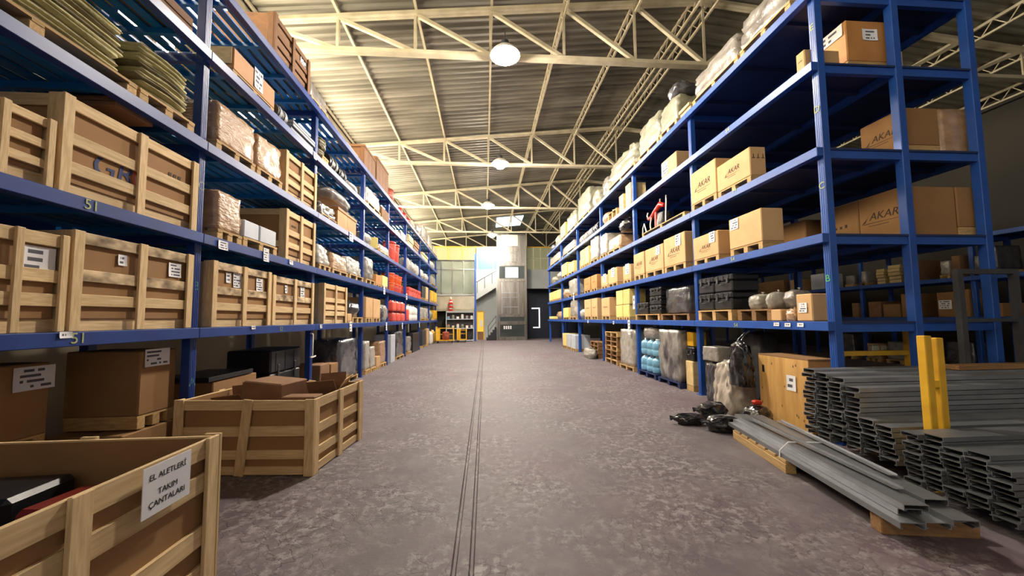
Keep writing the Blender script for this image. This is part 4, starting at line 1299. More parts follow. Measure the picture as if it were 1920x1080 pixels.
# ------------------------------------------------------------------ open crates on the floor
def open_crate(label, cx, cy, rz, w, d, h, rails, tilt, yposts=(0, .5, 1), wood='wood'):
    t = thing('open_wooden_crate', (cx, cy, 0), rz, label, 'crate', 'open slatted crates on the floor')
    cb = .06
    for nm, a in (('front', (-w / 2 + .05, -d / 2 + .045, cb, w / 2 - .05, -d / 2 + .053, h - .012)), ('rear', (-w / 2 + .05, d / 2 - .053, cb, w / 2 - .05, d / 2 - .045, h - .012)),
                  ('left', (-w / 2 + .045, -d / 2 + .054, cb, -w / 2 + .053, d / 2 - .054, h - .012)), ('right', (w / 2 - .053, -d / 2 + .054, cb, w / 2 - .045, d / 2 - .054, h - .012))):
        B(*a, 'cardboard_panel', 'kraft_panel', t)
    B(-w / 2 + .056, -d / 2 + .056, cb, w / 2 - .056, d / 2 - .056, cb + .02, 'bottom_board', 'wood_old', t)
    r = random.Random(int(w * 100))
    for z0, rh in rails:
        for s in (-1, 1):
            b = MB(); b.cbox(-w / 2 + .025, s * (d / 2 - .045), z0, w / 2 - .025, s * (d / 2 - .023), z0 + rh, .003)
            b.xf(Matrix.Rotation(r.uniform(-.006, .006), 4, 'Y')); b.build('rail', wood, t)
            b = MB(); b.cbox(s * (w / 2 - .045), -d / 2 + .06, z0, s * (w / 2 - .023), d / 2 - .06, z0 + rh, .003); b.build('rail', wood, t)
    pw = .095
    for s in (-1, 1):
        for k, f in enumerate(yposts):
            xc = -w / 2 + pw / 2 + (w - pw) * f
            b = MB(); b.cbox(-pw / 2, 0, 0, pw / 2, .022, h + .006, .004)
            b.xf(Matrix.Translation((xc, s * d / 2 - (.022 if s > 0 else 0), 0)) @ Matrix.Translation((0, 0, h / 2)) @ Matrix.Rotation(tilt if 0 < f < 1 else 0, 4, 'Y') @ Matrix.Translation((0, 0, -h / 2 * cos(tilt))))
            b.build('post', wood, t)
            yc = -d / 2 + .024 + .045 + (d - .048 - .09) * f
            b = MB(); b.cbox(s * w / 2 - (.022 if s > 0 else 0), yc - .045, 0, s * w / 2 + (0 if s > 0 else .022), yc + .045, h + .003, .004); b.build('post', wood, t)
    for f in (-.35, 0, .35):
        B(-w / 2 + .06, d * f - .05, 0, w / 2 - .06, d * f + .05, cb, 'bearer', wood, t)
    return t


t1 = open_crate('open slatted crate with the lettered paper sign, closest to the camera', -2.4, 1.7, 0, 1.52, 1.62, .85,
                ((.735, .11), (.545, .11), (.24, .11), (.06, .07)), .0)
pc = on_x(316, 905, -1.63)
pm = thing('paper_sign', (0, 0, 0)); pm.parent = t1
bpy.data.objects.remove(pm)
sg_ = MB(); sg_.add([(-.145, 0, -.12), (.145, 0, -.12), (.145, 0, .12), (-.145, 0, .12), (-.145, -.004, -.12), (.145, -.004, -.12), (.145, -.004, .12), (-.145, -.004, .12)],
                    [(4, 5, 6, 7), (0, 3, 2, 1), (0, 1, 5, 4), (1, 2, 6, 5), (2, 3, 7, 6), (3, 0, 4, 7)])
ps = sg_.build('paper_sign', 'paper', t1, (.7405, pc.y - 1.7, pc.z), PI / 2)
for s, z in (('EL ALETLERİ', .062), ('TAKIM', -.018), ('ÇANTALARI', -.07)):
    text_mb(s, .0285, 0, .03).build('lettering', 'black_ink', ps, (0, -.0048, z))
ps.location.x = .765

t2 = open_crate('open slatted crate full of torn cardboard, farther from the camera', -2.375, 4.6, -.085, 1.43, 1.2, .75,
                ((.645, .1), (.385, .1), (.16, .09), (.01, .08)), .1)

# tool cases inside the first crate
for x, y, w_, d_, h_, m_, lk in ((-2.62, 2.05, .55, .34, .6, 'black', 'black tool case at the rear of the first open crate'), (-2.8, 1.45, .5, .42, .5, 'dark_grey', 'grey black tool case at the left of the first open crate')):
    t = thing('tool_case', (x, y, .082), .06, lk, 'case', 'tool cases in the open crate'); case(t, w_, h_, d_, 1, m_)
t = thing('tool_case', (-2.3, 2.02, .082), -.1, 'black tool case with red lid inside the first open crate', 'case', 'tool cases in the open crate')
case(t, .36, .56, .3, 1, 'black')
for ch in t.children:
    if ch.name.startswith('lid'): ch.data.materials[0] = M['red_dark']
t.location.x = -2.1
t = thing('tool_case', (-2.05, 1.3, .082), .2, 'low black tool case near the sign side of the first open crate', 'case', 'tool cases in the open crate'); case(t, .5, .42, .36, 1, 'black')


# torn cardboard in the second crate
def flap_box(t, w, d, h, m, flaps):
    th = .008
    b = MB()
    b.box(-w / 2, -d / 2, 0, w / 2, d / 2, th)
    b.box(-w / 2, -d / 2, th, w / 2, -d / 2 + th, h); b.box(-w / 2, d / 2 - th, th, w / 2, d / 2, h)
    b.box(-w / 2, -d / 2 + th, th, -w / 2 + th, d / 2 - th, h); b.box(w / 2 - th, -d / 2 + th, th, w / 2, d / 2 - th, h)
    b.build('carton_body', m, t)
    for (sd, ang) in flaps:
        b = MB()
        L_ = (w if sd in 'fb' else d) - .01
        D_ = (d if sd in 'fb' else w) * .48
        b.box(-L_ / 2, 0, 0, L_ / 2, D_, .006)
        b.xf(Matrix.Rotation(ang, 4, 'X'))
        rot = {'f': 0, 'b': PI, 'l': -PI / 2, 'r': PI / 2}[sd]
        off = {'f': (0, -d / 2), 'b': (0, d / 2), 'l': (-w / 2, 0), 'r': (w / 2, 0)}[sd]
        b.xf(Matrix.Translation((off[0], off[1], h)) @ Matrix.Rotation(rot, 4, 'Z'))
        b.build('flap', m if sd != 'r' else 'kraft', t)


def loose(name, loc, rot, label, cat, group):
    t = thing(name, loc, 0, label, cat, group); t.rotation_euler = rot
    return t


t = loose('cardboard_box', (-2.4, 4.5, .42), (.0, .06, -.25), 'scuffed brown cardboard box tipped up in the second open crate', 'box', 'torn cardboard in the open crate')
b = MB(); b.cbox(-.24, -.2, 0, .24, .2, .46, .012); b.build('carton_body', 'kraft_brown', t)
for k in (0, 1):
    b = MB(); b.box(-.242, -.204, .02 + .23 * k, .242, -.2, .02 + .225 * k + .2); b.build('flap', 'kraft_brown', t)
t = loose('cardboard_box', (-1.91, 4.83, .37), (.06, -.06, .05), 'opened cardboard box with pale flaps in the second open crate', 'box', 'torn cardboard in the open crate')
flap_box(t, .32, .34, .34, 'kraft_brown', (('f', 2.0), ('r', 2.2), ('b', 1.9)))
t = loose('cardboard_box', (-2.82, 4.62, .4), (.08, -.1, .05), 'dark opened box at the left of the second open crate', 'box', 'torn cardboard in the open crate')
flap_box(t, .3, .3, .24, 'kraft_brown', (('f', 2.2), ('b', 1.6)))
t = loose('cardboard_box', (-1.98, 4.26, .34), (0, 0, -.085), 'low torn box at the front of the second open crate', 'box', 'torn cardboard in the open crate')
b = MB(); b.cbox(-.18, -.09, 0, .18, .1, .4, .01); b.build('carton_body', 'kraft_brown', t)
t = loose('paper_scrap', (-2.45, 4.9, .4), (.1, .1, .3), 'crumpled white paper between boxes in the second open crate', 'paper', None)
b = MB(); b.soft(.2, .14, .16, 6, .4, .03, 4, 3); b.build('sheet', 'paper', t)
for c in [x for x in t2.children if x.name.startswith('bottom_board')]: pass
t = thing('cardboard_box', (-2.375, 4.64, .085), -.085, 'flattened boxes filling the bottom of the second open crate', 'box', 'torn cardboard in the open crate')
b = MB(); b.soft(1.18, .9, .24, 8, .1, .02, 3, 5, (0, -.5, 0)); b.build('carton_body', 'kraft_brown', t)

# ------------------------------------------------------------------ right floor: steel channels
def channel(w, h, L_, th=.005):
    b = MB()
    prof = [(-w / 2, 0), (-w / 2, h), (w / 2, h), (w / 2, 0), (w / 2 - .018, 0), (w / 2 - .018, th), (w / 2 - th, th), (w / 2 - th, h - th), (-w / 2 + th, h - th), (-w / 2 + th, th), (-w / 2 + .018, th), (-w / 2 + .018, 0)]
    n = len(prof)
    P = [(x, y, z) for x in (0, L_) for y, z in prof]
    Fs = [(i, (i + 1) % n, n + (i + 1) % n, n + i) for i in range(n)]
    caps = [(0, 1, 8, 9), (1, 2, 7, 8), (2, 3, 6, 7), (0, 9, 10, 11), (3, 4, 5, 6)]
    for c in caps:
        Fs.append(c); Fs.append(tuple(n + i for i in c[::-1]))
    return b.add(P, Fs)


SP = []
rr = random.Random(11)
src = None


def chan_stack(x0, L_, ya, cols, pitch, rowh, zbase, label, group, w, h, m):
    proto = None
    for ci, top in enumerate(cols):
        yc = ya + pitch * (ci + .5)
        z = zbase
        while z + rowh <= top + .004:
            if proto is None:
                proto = channel(w, h, L_).build('steel_channel', m); o = proto
                tag(o, label, 'steel profile', group)
            else:
                o = proto.copy(); C.objects.link(o)
            o.location = (x0 + rr.uniform(-.025, .035), yc + rr.uniform(-.004, .004), z + (rowh * .42 if ci % 2 else 0))
            z += rowh


chan_stack(3.75, 4.3, 3.235, [.56, .56, .84, .9, .93, .95], .161, .05, .17, 'galvanised steel channel in the tall stack beside the plywood box', 'channels in the tall steel stack', .148, .043, 'galv')
chan_stack(3.56, 4.2, 2.33, [.52, .54, .56, .58, .6], .137, .042, .11, 'dull steel channel in the low stack nearest the camera at the right', 'channels in the low steel stack', .13, .036, 'galv_dark')
for x, y0_, y1_, h_, lk in ((4.35, 3.2, 4.2, .165, 'timber bearer under the near end of the tall steel stack'), (6.6, 3.2, 4.2, .165, 'timber bearer under the far end of the tall steel stack'), (4.3, 2.3, 3.02, .105, 'timber bearer under the near end of the low steel stack'), (6.4, 2.3, 3.02, .105, 'timber bearer under the far end of the low steel stack')):
    b = MB(); b.cbox(x - .05, y0_, 0, x + .05, y1_, h_, .006); tag(b.build('timber_bearer', 'wood_old'), lk, 'timber', 'bearers under the steel')
b = MB(); b.cbox(5.35, 3.887, .9175, 7.2, 4.02, .975, .005); tag(b.build('timber_plank', 'wood_old'), 'brown plank lying on top of the tall steel stack', 'plank')

# bundle lying on the floor
bx, by, ang = 3.02, 2.33, -.185
mt = Matrix.Translation((bx, by, 0)) @ Matrix.Rotation(ang, 4, 'Z')


def along(x, y, z): return mt @ Vector((x, y, z))


proto = None
lay = [(-.2, .13, 0, 2.42, .008), (-.03, .13, .02, 2.4, .004), (.14, .13, .05, 2.38, 0), (-.13, .175, .1, 2.3, .016), (.09, .175, -.03, 2.5, -.006), (-.12, .22, .06, 2.42, -.004), (.09, .22, .16, 2.28, .014)]
for k, (x, z, y, L_, a) in enumerate(lay):
    o = channel(.155, .042, L_).build('steel_channel', 'galv')
    o.location = along(x, y, z); o.rotation_euler = (0, 0, ang + a + PI / 2)
    tag(o, 'long bright steel channel in the strapped bundle lying beside the aisle', 'steel profile', 'channels in the strapped bundle')
b = MB(); b.tube([along(-.295, 1.3, .125), along(-.295, 1.3, .19), along(-.21, 1.3, .277), along(.19, 1.32, .277), along(.225, 1.32, .2), along(.225, 1.32, .125)], .006, 6)
tag(b.build('plastic_strap', 'paper'), 'white plastic strap tied around the steel bundle', 'strap')
for x, y, L_, a, lk in ((-.06, .25, 1.9, .05, 'narrow steel strip lying askew on the strapped bundle, left'), (.1, .5, 1.6, -.03, 'narrow steel strip lying askew on the strapped bundle, right')):
    b = MB(); b.box(0, -.03, 0, L_, .03, .003); b.box(0, -.03, .003, L_, -.027, .016)
    o = b.build('steel_strip', 'galv', None, along(x, y, .284), ang + a + PI / 2); tag(o, lk, 'steel strip', 'strips on the bundle')
# white conduit on the second left upright
t = thing('conduit_pipe', (LX - .05, LY[3] - .03, 0), 0, 'thin white conduit beside the second left upright under the lowest shelf', 'pipe')
b = MB(); b.tube([(-.03, 0, 1.3), (0, -.0, 1.3), (.02, 0, 1.28), (.02, 0, .86)], .012, 8); b.build('tube', 'white', t)
b = MB(); b.tube([(.02, -.09, .86), (.02, 0, .845), (.02, .12, .86)], .016, 8); b.build('elbow', 'white', t)
t = thing('wooden_pallet', along(.0, 1.2, 0), ang, 'low wooden pallet under the far half of the steel bundle', 'pallet'); pallet_parts(t, .6, 1.1, .127, mt='pallet')
b = MB(); b.cbox(-.28, -.05, 0, .34, .05, .125, .006)
o = b.build('timber_bearer', 'wood_old', None, along(.02, .22, 0), ang); tag(o, 'wooden block under the near end of the steel bundle', 'timber', 'bearers under the steel')

# plywood box
t = thing('plywood_box', (4.27, 4.89, 0), -PI / 2, 'knotty plywood box with a stapled paper, beside the steel stack', 'box')
w_, d_, h_ = .86, .42, 1.0
b = MB(); b.cbox(-w_ / 2, -d_ / 2, .06, w_ / 2, -d_ / 2 + .018, h_ - .02, .002); b.build('side_panel', 'ply', t)
b = MB(); b.cbox(-w_ / 2 + .02, -d_ / 2 + .02, .06, w_ / 2 - .02, d_ / 2, h_ - .022, .002); b.build('box_body', 'ply_box', t)
for k in range(4):
    b = MB(); b.cbox(-w_ / 2, -d_ / 2 + d_ * k / 4, h_ - .02, w_ / 2, -d_ / 2 + d_ * (k + .96) / 4, h_, .002); b.build('top_board', 'wood_old', t)
for k in (-.38, .38): B(w_ * k - .05, -d_ / 2 + .02, 0, w_ * k + .05, d_ / 2, .06, 'foot', 'wood_old', t)
paper_mb(.15, .2, 2, 3).build('paper_label', ['paper', 'ink'], t, (.16, -d_ / 2 - .004, .66))
b = MB(); b.box(-.36, -d_ / 2 - .003, .74, -.32, -d_ / 2, .84); b.build('hand_hole', 'black', t)
kn = random.Random(5)
for k in range(12):
    b = MB(); b.lathe([(.004, 0), (.012, .0012), (.0, .002)], 10, (0, 0, 0), 0, .8, 1.6)
    b.xf(Matrix.Translation((kn.uniform(-.4, .4), -d_ / 2, kn.uniform(.12, .95))) @ Matrix.Rotation(PI / 2, 4, 'X')); b.build('knot', 'wood_old', t)

# plastic pile, foam block, bags
def soft_thing(name, loc, rz, w, d, h, m, seed, label, cat, group=None, e=.7, amp=.05, fold=.04, taper=.1, n=12, fr=3.4, extra=None):
    t = thing(name, loc, rz, label, cat, group)
    b = MB(); b.soft(w, d, h, n, e, amp, fr, seed, (0, -d / 2, 0), 0, taper, 0, fold); b.build('body', m, t)
    if extra: extra(t)
    return t


soft_thing('plastic_heap', (4.1, 5.95, 0), 0, .62, .6, .84, 'film_clear', 21, 'heap of clear plastic film behind the black bag by the plywood box', 'plastic film', None, .45, .07, .06, .3)
soft_thing('foam_block', (4.27, 6.6, .745), .1, .36, .4, .26, 'film_grey', 22, 'grey wrapped block lodged above the clear plastic heap', 'block', None, .1, .012, .005, 0)
soft_thing('wrapped_post', (4.27, 6.6, 0), 0, .34, .36, .73, 'film_dark', 27, 'dark pack under the grey wrapped block', 'pack', None, .3, .03, .02, 0)
soft_thing('dark_tarpaulin', (4.85, 6.3, 0), 0, .7, .9, 1.3, 'dark_grey', 23, 'dark grey tarpaulin peak hanging under the lowest shelf, right rack', 'tarpaulin', None, .3, .05, .05, .55)


def bag_neck(t):
    b = MB(); b.tube([(.02, 0, .58), (.03, 0, .68), (.09, .02, .76), (.16, .0, .82)], [.05, .02, .014, .012], 7); b.build('tied_neck', 'bin_bag', t)
    b = MB(); b.tube([(-.02, .03, .58), (.0, .03, .7), (.1, .02, .8)], [.04, .012, .01], 6); b.build('handle_loop', 'bin_bag', t)


soft_thing('bin_bag', (3.9, 5.48, .5), 0, .26, .42, .68, 'bin_bag', 24, 'shiny black bag hanging beside the plywood box', 'bag', 'black plastic bags', .6, .04, .012, .3, extra=bag_neck)
for x, y, rz_, w_, d_, h_, sd, lk in ((2.95, 5.3, -.15, .44, .2, .16, 31, 'twisted black bag lying farthest into the aisle'), (3.42, 5.5, -.2, .44, .3, .27, 32, 'black bag on the floor, middle of the row by the bundle'),
                                     (3.82, 5.08, .1, .36, .36, .3, 33, 'fat black bag on the floor against the plywood box'), (3.2, 4.93, -.25, .42, .26, .22, 34, 'grey black bag touching the tip of the steel bundle')):
    soft_thing('bin_bag', (x, y, 0), rz_, w_, d_, h_, 'bin_bag', sd, lk, 'bag', 'black plastic bags', .85, .035, .012, .05, fr=2.2, n=14, extra=(lambda t, w_=w_, h_=h_: MB().tube([(-w_ * .4, 0, h_ * .5), (-w_ * .5, .01, h_ * .55), (-w_ * .6, .03, h_ * .5)], [.05, .02, .04], 8).build('tied_neck', 'bin_bag', t)))
soft_thing('red_cap', (3.82, 5.08, .31), 0, .12, .09, .06, 'red', 35, 'small red cap lying on the fat black bag', 'cap', None, .6, .01, 0, 0, 6)
# yellow stands
t = thing('yellow_stand', (4.03, 3.12, 0), 0, 'pair of yellow steel uprights between the two steel stacks', 'stand')
for k, dx in enumerate((-.06, .055)):
    b = MB(); b.cbox(dx - .035, -.035, .0, dx + .035, .035, 1.36 - .02 * k, .006)
    b.build('upright', 'yellow', t)
B(-.1, -.05, 0, .1, .05, .012, 'foot_plate', 'yellow', t)
B(-.024, -.03, .3, .019, .03, .36, 'web_plate', 'yellow', t)
B(-.024, -.03, .9, .019, .03, .96, 'web_plate', 'yellow', t)
t = thing('yellow_stand', (4.6, 4.62, 0), 0, 'yellow steel frame with a cross bar behind the end upright', 'stand')
for dx in (0, 1.06):
    b = MB(); b.cbox(dx - .045, -.04, 0, dx + .045, .04, 1.34, .006); b.build('upright', 'yellow', t)
B(.045, -.03, 1.02, 1.015, .03, 1.08, 'cross_bar', 'yellow', t)
t = thing('pale_parcel', (5.2, 4.62, 1.083), .05, 'small pale parcel resting on the yellow cross bar', 'parcel')
b = MB(); b.cbox(-.11, -.03, 0, .11, .03, .07, .008); b.build('wrapper', 'film_cream', t)
b = MB(); b.box(-.012, -.031, 0, .012, .031, .071); b.build('tape', 'tape', t)
t = thing('steel_stillage', (5.72, 4.09, .9375), 0, 'grey steel stillage end standing upright at the far right edge', 'stillage')
for dx in (0, .75): B(dx - .035, -.03, 0, dx + .035, .03, 1.16, 'upright', 'dark_grey', t)
B(.035, -.03, 1.1, .715, .03, 1.16, 'top_bar', 'dark_grey', t)
B(.035, -.03, .52, .715, .03, .56, 'cross_bar', 'dark_grey', t)
t = thing('steel_box', (4.3, 7.04, 0), 0, 'black kit under the shelf near the second upright', 'case') if False else None

# red machine on the third shelf
yn = y_at(1234, RX + .3, LV['D'] + .3)
t = thing('hose_machine', (RX + .3, yn, LV['D'] + .112), -PI / 2, 'red and black machine arm with white hoses on its own narrow pallet', 'machine')
b = MB(); b.soft(.34, .3, .42, 7, .5, .03, 3, 4, (.28, -.12, 0)); b.build('motor_body', 'black', t)
b = MB(); b.tube([(-.42, -.05, .42), (-.3, -.05, .38), (-.05, -.05, .5), (.2, -.02, .62), (.36, .0, .55)], [.05, .055, .06, .075, .05], 10); b.build('red_arm', 'red', t)
b = MB(); b.tube([(0, -.05, .48), (.02, -.07, .25), (.08, -.1, .0)], [.035, .03, .03], 8); b.build('red_leg', 'red_pale', t)
for pts in ([(-.42, -.05, .42), (-.5, -.06, .5), (-.44, -.06, .58)], [(-.2, -.08, .4), (-.24, -.1, .2), (-.2, -.1, .0)], [(.5, -.02, .76), (.52, -.03, .6), (.54, -.06, .3), (.56, -.08, .06)], [(-.75, -.08, .02), (-.7, -.1, .2), (-.6, -.1, .32), (-.5, -.1, .1), (-.4, -.1, 0)], [(.15, .0, .7), (.14, 0, .74), (.16, 0, .78)]):
    b = MB(); b.tube(pts, .018, 7); b.build('hose', 'white', t)

# ------------------------------------------------------------------ far end
YF, YW = 26.4, 27.9
f = lambda px, py, Y=YF: on_y(px, py, Y)


def rect(x0, y0, x1, y1, Y):
    a, c = on_y(x0, y1, Y), on_y(x1, y0, Y)
    return a.x, a.z, c.x, c.z


def wallpiece(nm, x0, z0, x1, z1, m, y=YW, th=.15, kindlabel=None):
    return B(x0, y, z0, x1, y + th, z1, nm, m)


a0 = rect(893, 505, 988, 640, YW); zt = f(900, 505, YW).z; ztop = f(900, 464, YW).z
xl, xm, xr0, xr1 = XW, f(893, 500, YW).x, f(986, 500, YW).x, f(1030, 500, YW).x
xd0, xd1, zd = f(893.5, 600, YW).x, f(908, 600, YW).x, f(900, 583, YW).z
wt = thing('wall_back', (0, YW, 0)); structure(wt, 'white partition wall at the far end with a window band above', 'wall')
zo = f(1005, 541, YW).z
for nm, x0, z0, x1, z1 in (('wall_panel', xl, 0, xd0, zt), ('wall_panel', xd0, zd, xd1, zt), ('wall_panel', xd1, 0, xr0, zt), ('wall_panel', xr0, zo, XR, zt)):
    B(x0, 0, z0, x1, .15, z1, nm, 'plaster', wt)
B(xl, 0, ztop, XR, .15, ztop + .08, 'top_rail', 'yellow', wt)
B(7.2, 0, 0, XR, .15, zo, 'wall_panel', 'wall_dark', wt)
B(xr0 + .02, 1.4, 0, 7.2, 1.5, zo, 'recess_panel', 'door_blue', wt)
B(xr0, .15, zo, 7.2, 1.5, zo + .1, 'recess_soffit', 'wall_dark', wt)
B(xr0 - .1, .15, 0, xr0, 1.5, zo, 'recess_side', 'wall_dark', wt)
for nm, lab, px0, px1, py0, py1, m, nx, nz in (('window_2', 'yellowish backlit window band above the metal cabin', 790, 892, 466, 488, 'pane_yellow', 4, 1), ('window_3', 'pale blue backlit window left of the lift shaft', 893.5, 986, 466, 505, 'pane_blue', 3, 1), ('window_4', 'greenish window panes right of the lift shaft', 987, 1040, 466, 505, 'pane_green', 4, 2)):
    x0, z0, x1, z1 = rect(px0, py0, px1, py1, YW)
    t = thing(nm, (x0, YW, z0)); structure(t, lab, 'window')
    W_, H_ = x1 - x0, ztop - z0 - .002
    if nm == 'window_2': z0 = zt; t.location.z = zt; H_ = ztop - zt - .002
    else: t.location.z = zt + .001; H_ = ztop - zt - .003
    B(0.002, .05, 0, W_ - .002, .08, H_, 'pane', m, t)
    for k in range(nx + 1): B(W_ * k / nx - .03 + (.035 if k == 0 else -.035 if k == nx else 0), .0, 0, W_ * k / nx + .03 + (.035 if k == 0 else -.035 if k == nx else 0), .05, H_, 'mullion', 'yellow' if m == 'pane_yellow' else 'cladding', t)
    for k in range(1, nz): B(0, -.01, H_ * k / nz - .03, W_, .04, H_ * k / nz + .03, 'transom', 'cladding', t)
# yellow door
t = thing('door_1', (xd0, YW + .02, 0)); structure(t, 'yellow lit doorway under the stairs', 'door')
W_ = xd1 - xd0
B(0, 0, 0, .07, .1, zd, 'frame', 'yellow', t); B(W_ - .07, 0, 0, W_, .1, zd, 'frame', 'yellow', t); B(.07, 0, zd - .07, W_ - .07, .1, zd, 'frame', 'yellow', t)
B(.07, .05, 0, W_ - .07, .09, zd * .28, 'lower_panel', 'wood_old', t); B(.07, .05, zd * .28, W_ - .07, .09, zd - .07, 'door_leaf', 'glow_room', t)
B(W_ * .45, .03, zd * .45, W_ * .75, .05, zd * .68, 'notice', 'paper', t)
# slit-lit door in the dark recess
x0, z0, x1, z1 = rect(996, 577, 1012, 615, YW + 1.4)
t = thing('door_2', (x0, YW + 1.38, 0)); structure(t, 'dark blue door edged by white daylight in the recess', 'door')
W_ = x1 - x0
B(-.3, 0, 0, W_ + .3, .015, z1 + .25, 'door_leaf', 'door_blue', t)
B(W_ - .09, -.015, z0, W_, 0, z1, 'light_slit', 'slit', t); B(0.05, -.015, z1 - .09, W_ - .09, 0, z1, 'light_slit', 'slit', t); B(.15, -.015, z0, W_ - .09, 0, z0 + .08, 'light_slit', 'slit', t)

# metal cabin
t = thing('metal_cabin', (0, YF, 0)); tag(t, 'glazed metal cabin at the far left end above a storage shelf', 'cabin')
x0, z0, x1, z1 = rect(806, 488, 890, 552, YF)
ztc = z1
B(x0, .06, 3.3, x1, 1.4, ztc, 'cabin_body', 'cladding', t)
n = 4
for k in range(n):
    a, c = x0 + (x1 - x0) * k / n, x0 + (x1 - x0) * (k + 1) / n
    B(a + .04, .02, z0 + .06, c - .04, .05, ztc - .06, 'glass_panel', 'pane_glass', t)
for k in range(n + 1):
    a = x0 + (x1 - x0) * k / n
    B(a - .03, .0, z0, a + .03, .06, ztc, 'mullion', 'chrome', t)
B(x0, -.01, ztc - .06, x1, .06, ztc + .02, 'top_frame', 'dark_grey', t)
B(x0, -.01, z0 + (ztc - z0) * .72, x1, .055, z0 + (ztc - z0) * .72 + .05, 'transom', 'chrome', t)
B(x0, -.03, z0 - .1, x1, .06, z0 + .02, 'sill_beam', 'plaster', t)
zc = f(860, 580).z
b = MB()
for k in range(16):
    a = x0 + (x1 - x0) * k / 16
    b.box(a, .03 if k % 2 else .06, zc, x0 + (x1 - x0) * (k + 1) / 16, .1, z0 - .1)
b.build('lower_cladding', 'cladding', t)
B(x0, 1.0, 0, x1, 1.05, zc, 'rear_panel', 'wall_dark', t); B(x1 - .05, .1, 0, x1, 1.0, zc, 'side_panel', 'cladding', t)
B(x0, .1, zc - .1, x1, 1.0, zc, 'soffit', 'cladding', t)
b = MB(); b.cbox(-.06, -.06, 0, .06, .06, f(891, 476, 26.25).z, .006)
o = b.build('steel_column', 'blue', None, (f(891.3, 560, 26.25).x, 26.25, 0)); tag(o, 'slim blue grey steel column at the cabin corner', 'column')
# shelving under the cabin
xs0, xs1 = f(836, 600, 25.95).x, f(888.5, 600, 25.95).x
zs = [f(860, y, 25.95).z for y in (583, 598, 615.5, 636)]
t = thing('storage_shelf', (xs0, 25.95, 0)); tag(t, 'white topped storage shelf under the metal cabin', 'shelf')
W_ = xs1 - xs0
B(0, 0, zs[0] - .12, W_, .45, zs[0], 'top_board', 'plaster', t)
for k in (1, 2): B(.04, 0, zs[k] - .04, W_ - .04, .43, zs[k], 'shelf_board', 'grey_white', t)
B(.04, 0, .05, W_ - .04, .43, .12, 'shelf_board', 'grey_white', t)
for dx in (0, W_ - .04): B(dx, 0, 0, dx + .04, .45, zs[0] - .12, 'side_panel', 'grey_white', t)
B(.04, .43, .12, W_ - .04, .45, zs[0] - .12, 'back_panel', 'dark_grey', t)
it = random.Random(3)
names = ['white tub', 'blue tub', 'pale tub', 'white packet', 'white canister', 'grey tin']
for k, z in ((1, zs[1]), (2, zs[2])):
    for i in range(6):
        x = xs0 + .16 + (W_ - .32) * i / 5
        hh = (.22, .2, .27, .18, .33, .25)[(i + k) % 6]
        t = thing('storage_tub', (x, 26.12, z + .002), 0, '%s, %s from the left on the %s board of the white topped shelf' % (names[(i * k + k) % 6], ('first', 'second', 'third', 'fourth', 'fifth', 'sixth')[i], ('upper', 'lower')[k - 1]), 'tub', 'tubs on the storage shelf')
        mm = ('white', 'bottle_blue', 'film_cream', 'paper', 'white', 'grey')[(i * k + k) % 6]
        b = MB(); b.lathe([(.085, 0), (.09, .01), (.09, hh * .8), (.06, hh * .86)], 10); b.build('tub_body', mm, t)
        b = MB(); b.lathe([(.07, hh * .85), (.07, hh), (.05, hh)], 10); b.build('lid', 'white' if i % 2 else 'red', t)
for i in range(3):
    x = xs0 + W_ * (.5 + .17 * i)
    t = thing('black_crate', (x, 26.0, .122), 0, 'black plastic crate at the bottom of the white topped shelf, %s' % ('left', 'middle', 'right')[i], 'crate', 'black crates on the storage shelf')
    case(t, .3, .5, .3, 1)
# traffic cones nested on the shelf
xc = f(845, 570, 26.1).x
for i in range(3):
    t = thing('traffic_cone', (xc, 26.17, zs[0] + .002 + .24 * i), 0, 'red and white traffic cone, %s of the nested stack on the shelf' % ('bottom', 'middle', 'top')[i], 'cone', 'nested traffic cones')
    b = MB(); b.cbox(-.19, -.19, 0, .19, .19, .035, .008); b.build('base', 'red', t)
    b = MB(); b.lathe([(.145, .036), (.125, .13)], 14); b.build('red_band', 'red', t)
    b = MB(); b.lathe([(.125, .13), (.105, .2)], 14); b.build('white_band', 'white', t)
    if i == 2:
        b = MB(); b.lathe([(.105, .2), (.075, .32)], 14); b.build('red_band', 'red', t)
        b = MB(); b.lathe([(.075, .32), (.05, .44), (.035, .5)], 14); b.build('tip', 'white', t)
# yellow trolleys
for k, (x, y, w_, lk) in enumerate(((-2.6, 24.7, 1.1, 'yellow steel trolley beside the left rack end'), (-1.55, 25.3, .6, 'smaller yellow trolley in front of the storage shelf'))):
    t = thing('yellow_trolley', (x, y, 0), .03, lk, 'trolley', 'yellow trolleys')
    for sx in (-1, 1):
        b = MB(); b.tube([(sx * w_ / 2, -.25, .16), (sx * w_ / 2, -.25, 1.05 - .15 * k), (sx * w_ / 2, .3, 1.05 - .15 * k), (sx * w_ / 2, .3, .16)], .03, 8); b.build('end_frame', 'yellow', t)
        for sy in (-.2, .25):
            b = MB(); b.tube([(sx * w_ * .42 - .025, sy, .07), (sx * w_ * .42 + .025, sy, .07)], .065, 12); b.build('wheel', 'rubber', t)
    b = MB(); b.cbox(-w_ / 2, -.25, .14, w_ / 2, .3, .2, .008); b.build('deck', 'yellow', t)
    for z in (.55, .95 - .15 * k):
        b = MB(); b.tube([(-w_ / 2, .3, z), (w_ / 2, .3, z)], .022, 8); b.build('rail', 'yellow', t)
    b = MB(); b.cbox(-w_ / 2 - .03, -.27, .2, -w_ / 2 + .22, .29, .9, .01); b.build('side_plate', 'yellow', t)
soft_thing('dark_red_sack', (-2.55, 24.72, .205), 0, .5, .4, .55, 'rust', 61, 'dark red sack standing on the yellow trolley', 'sack', None, .6, .04, .02, .1)

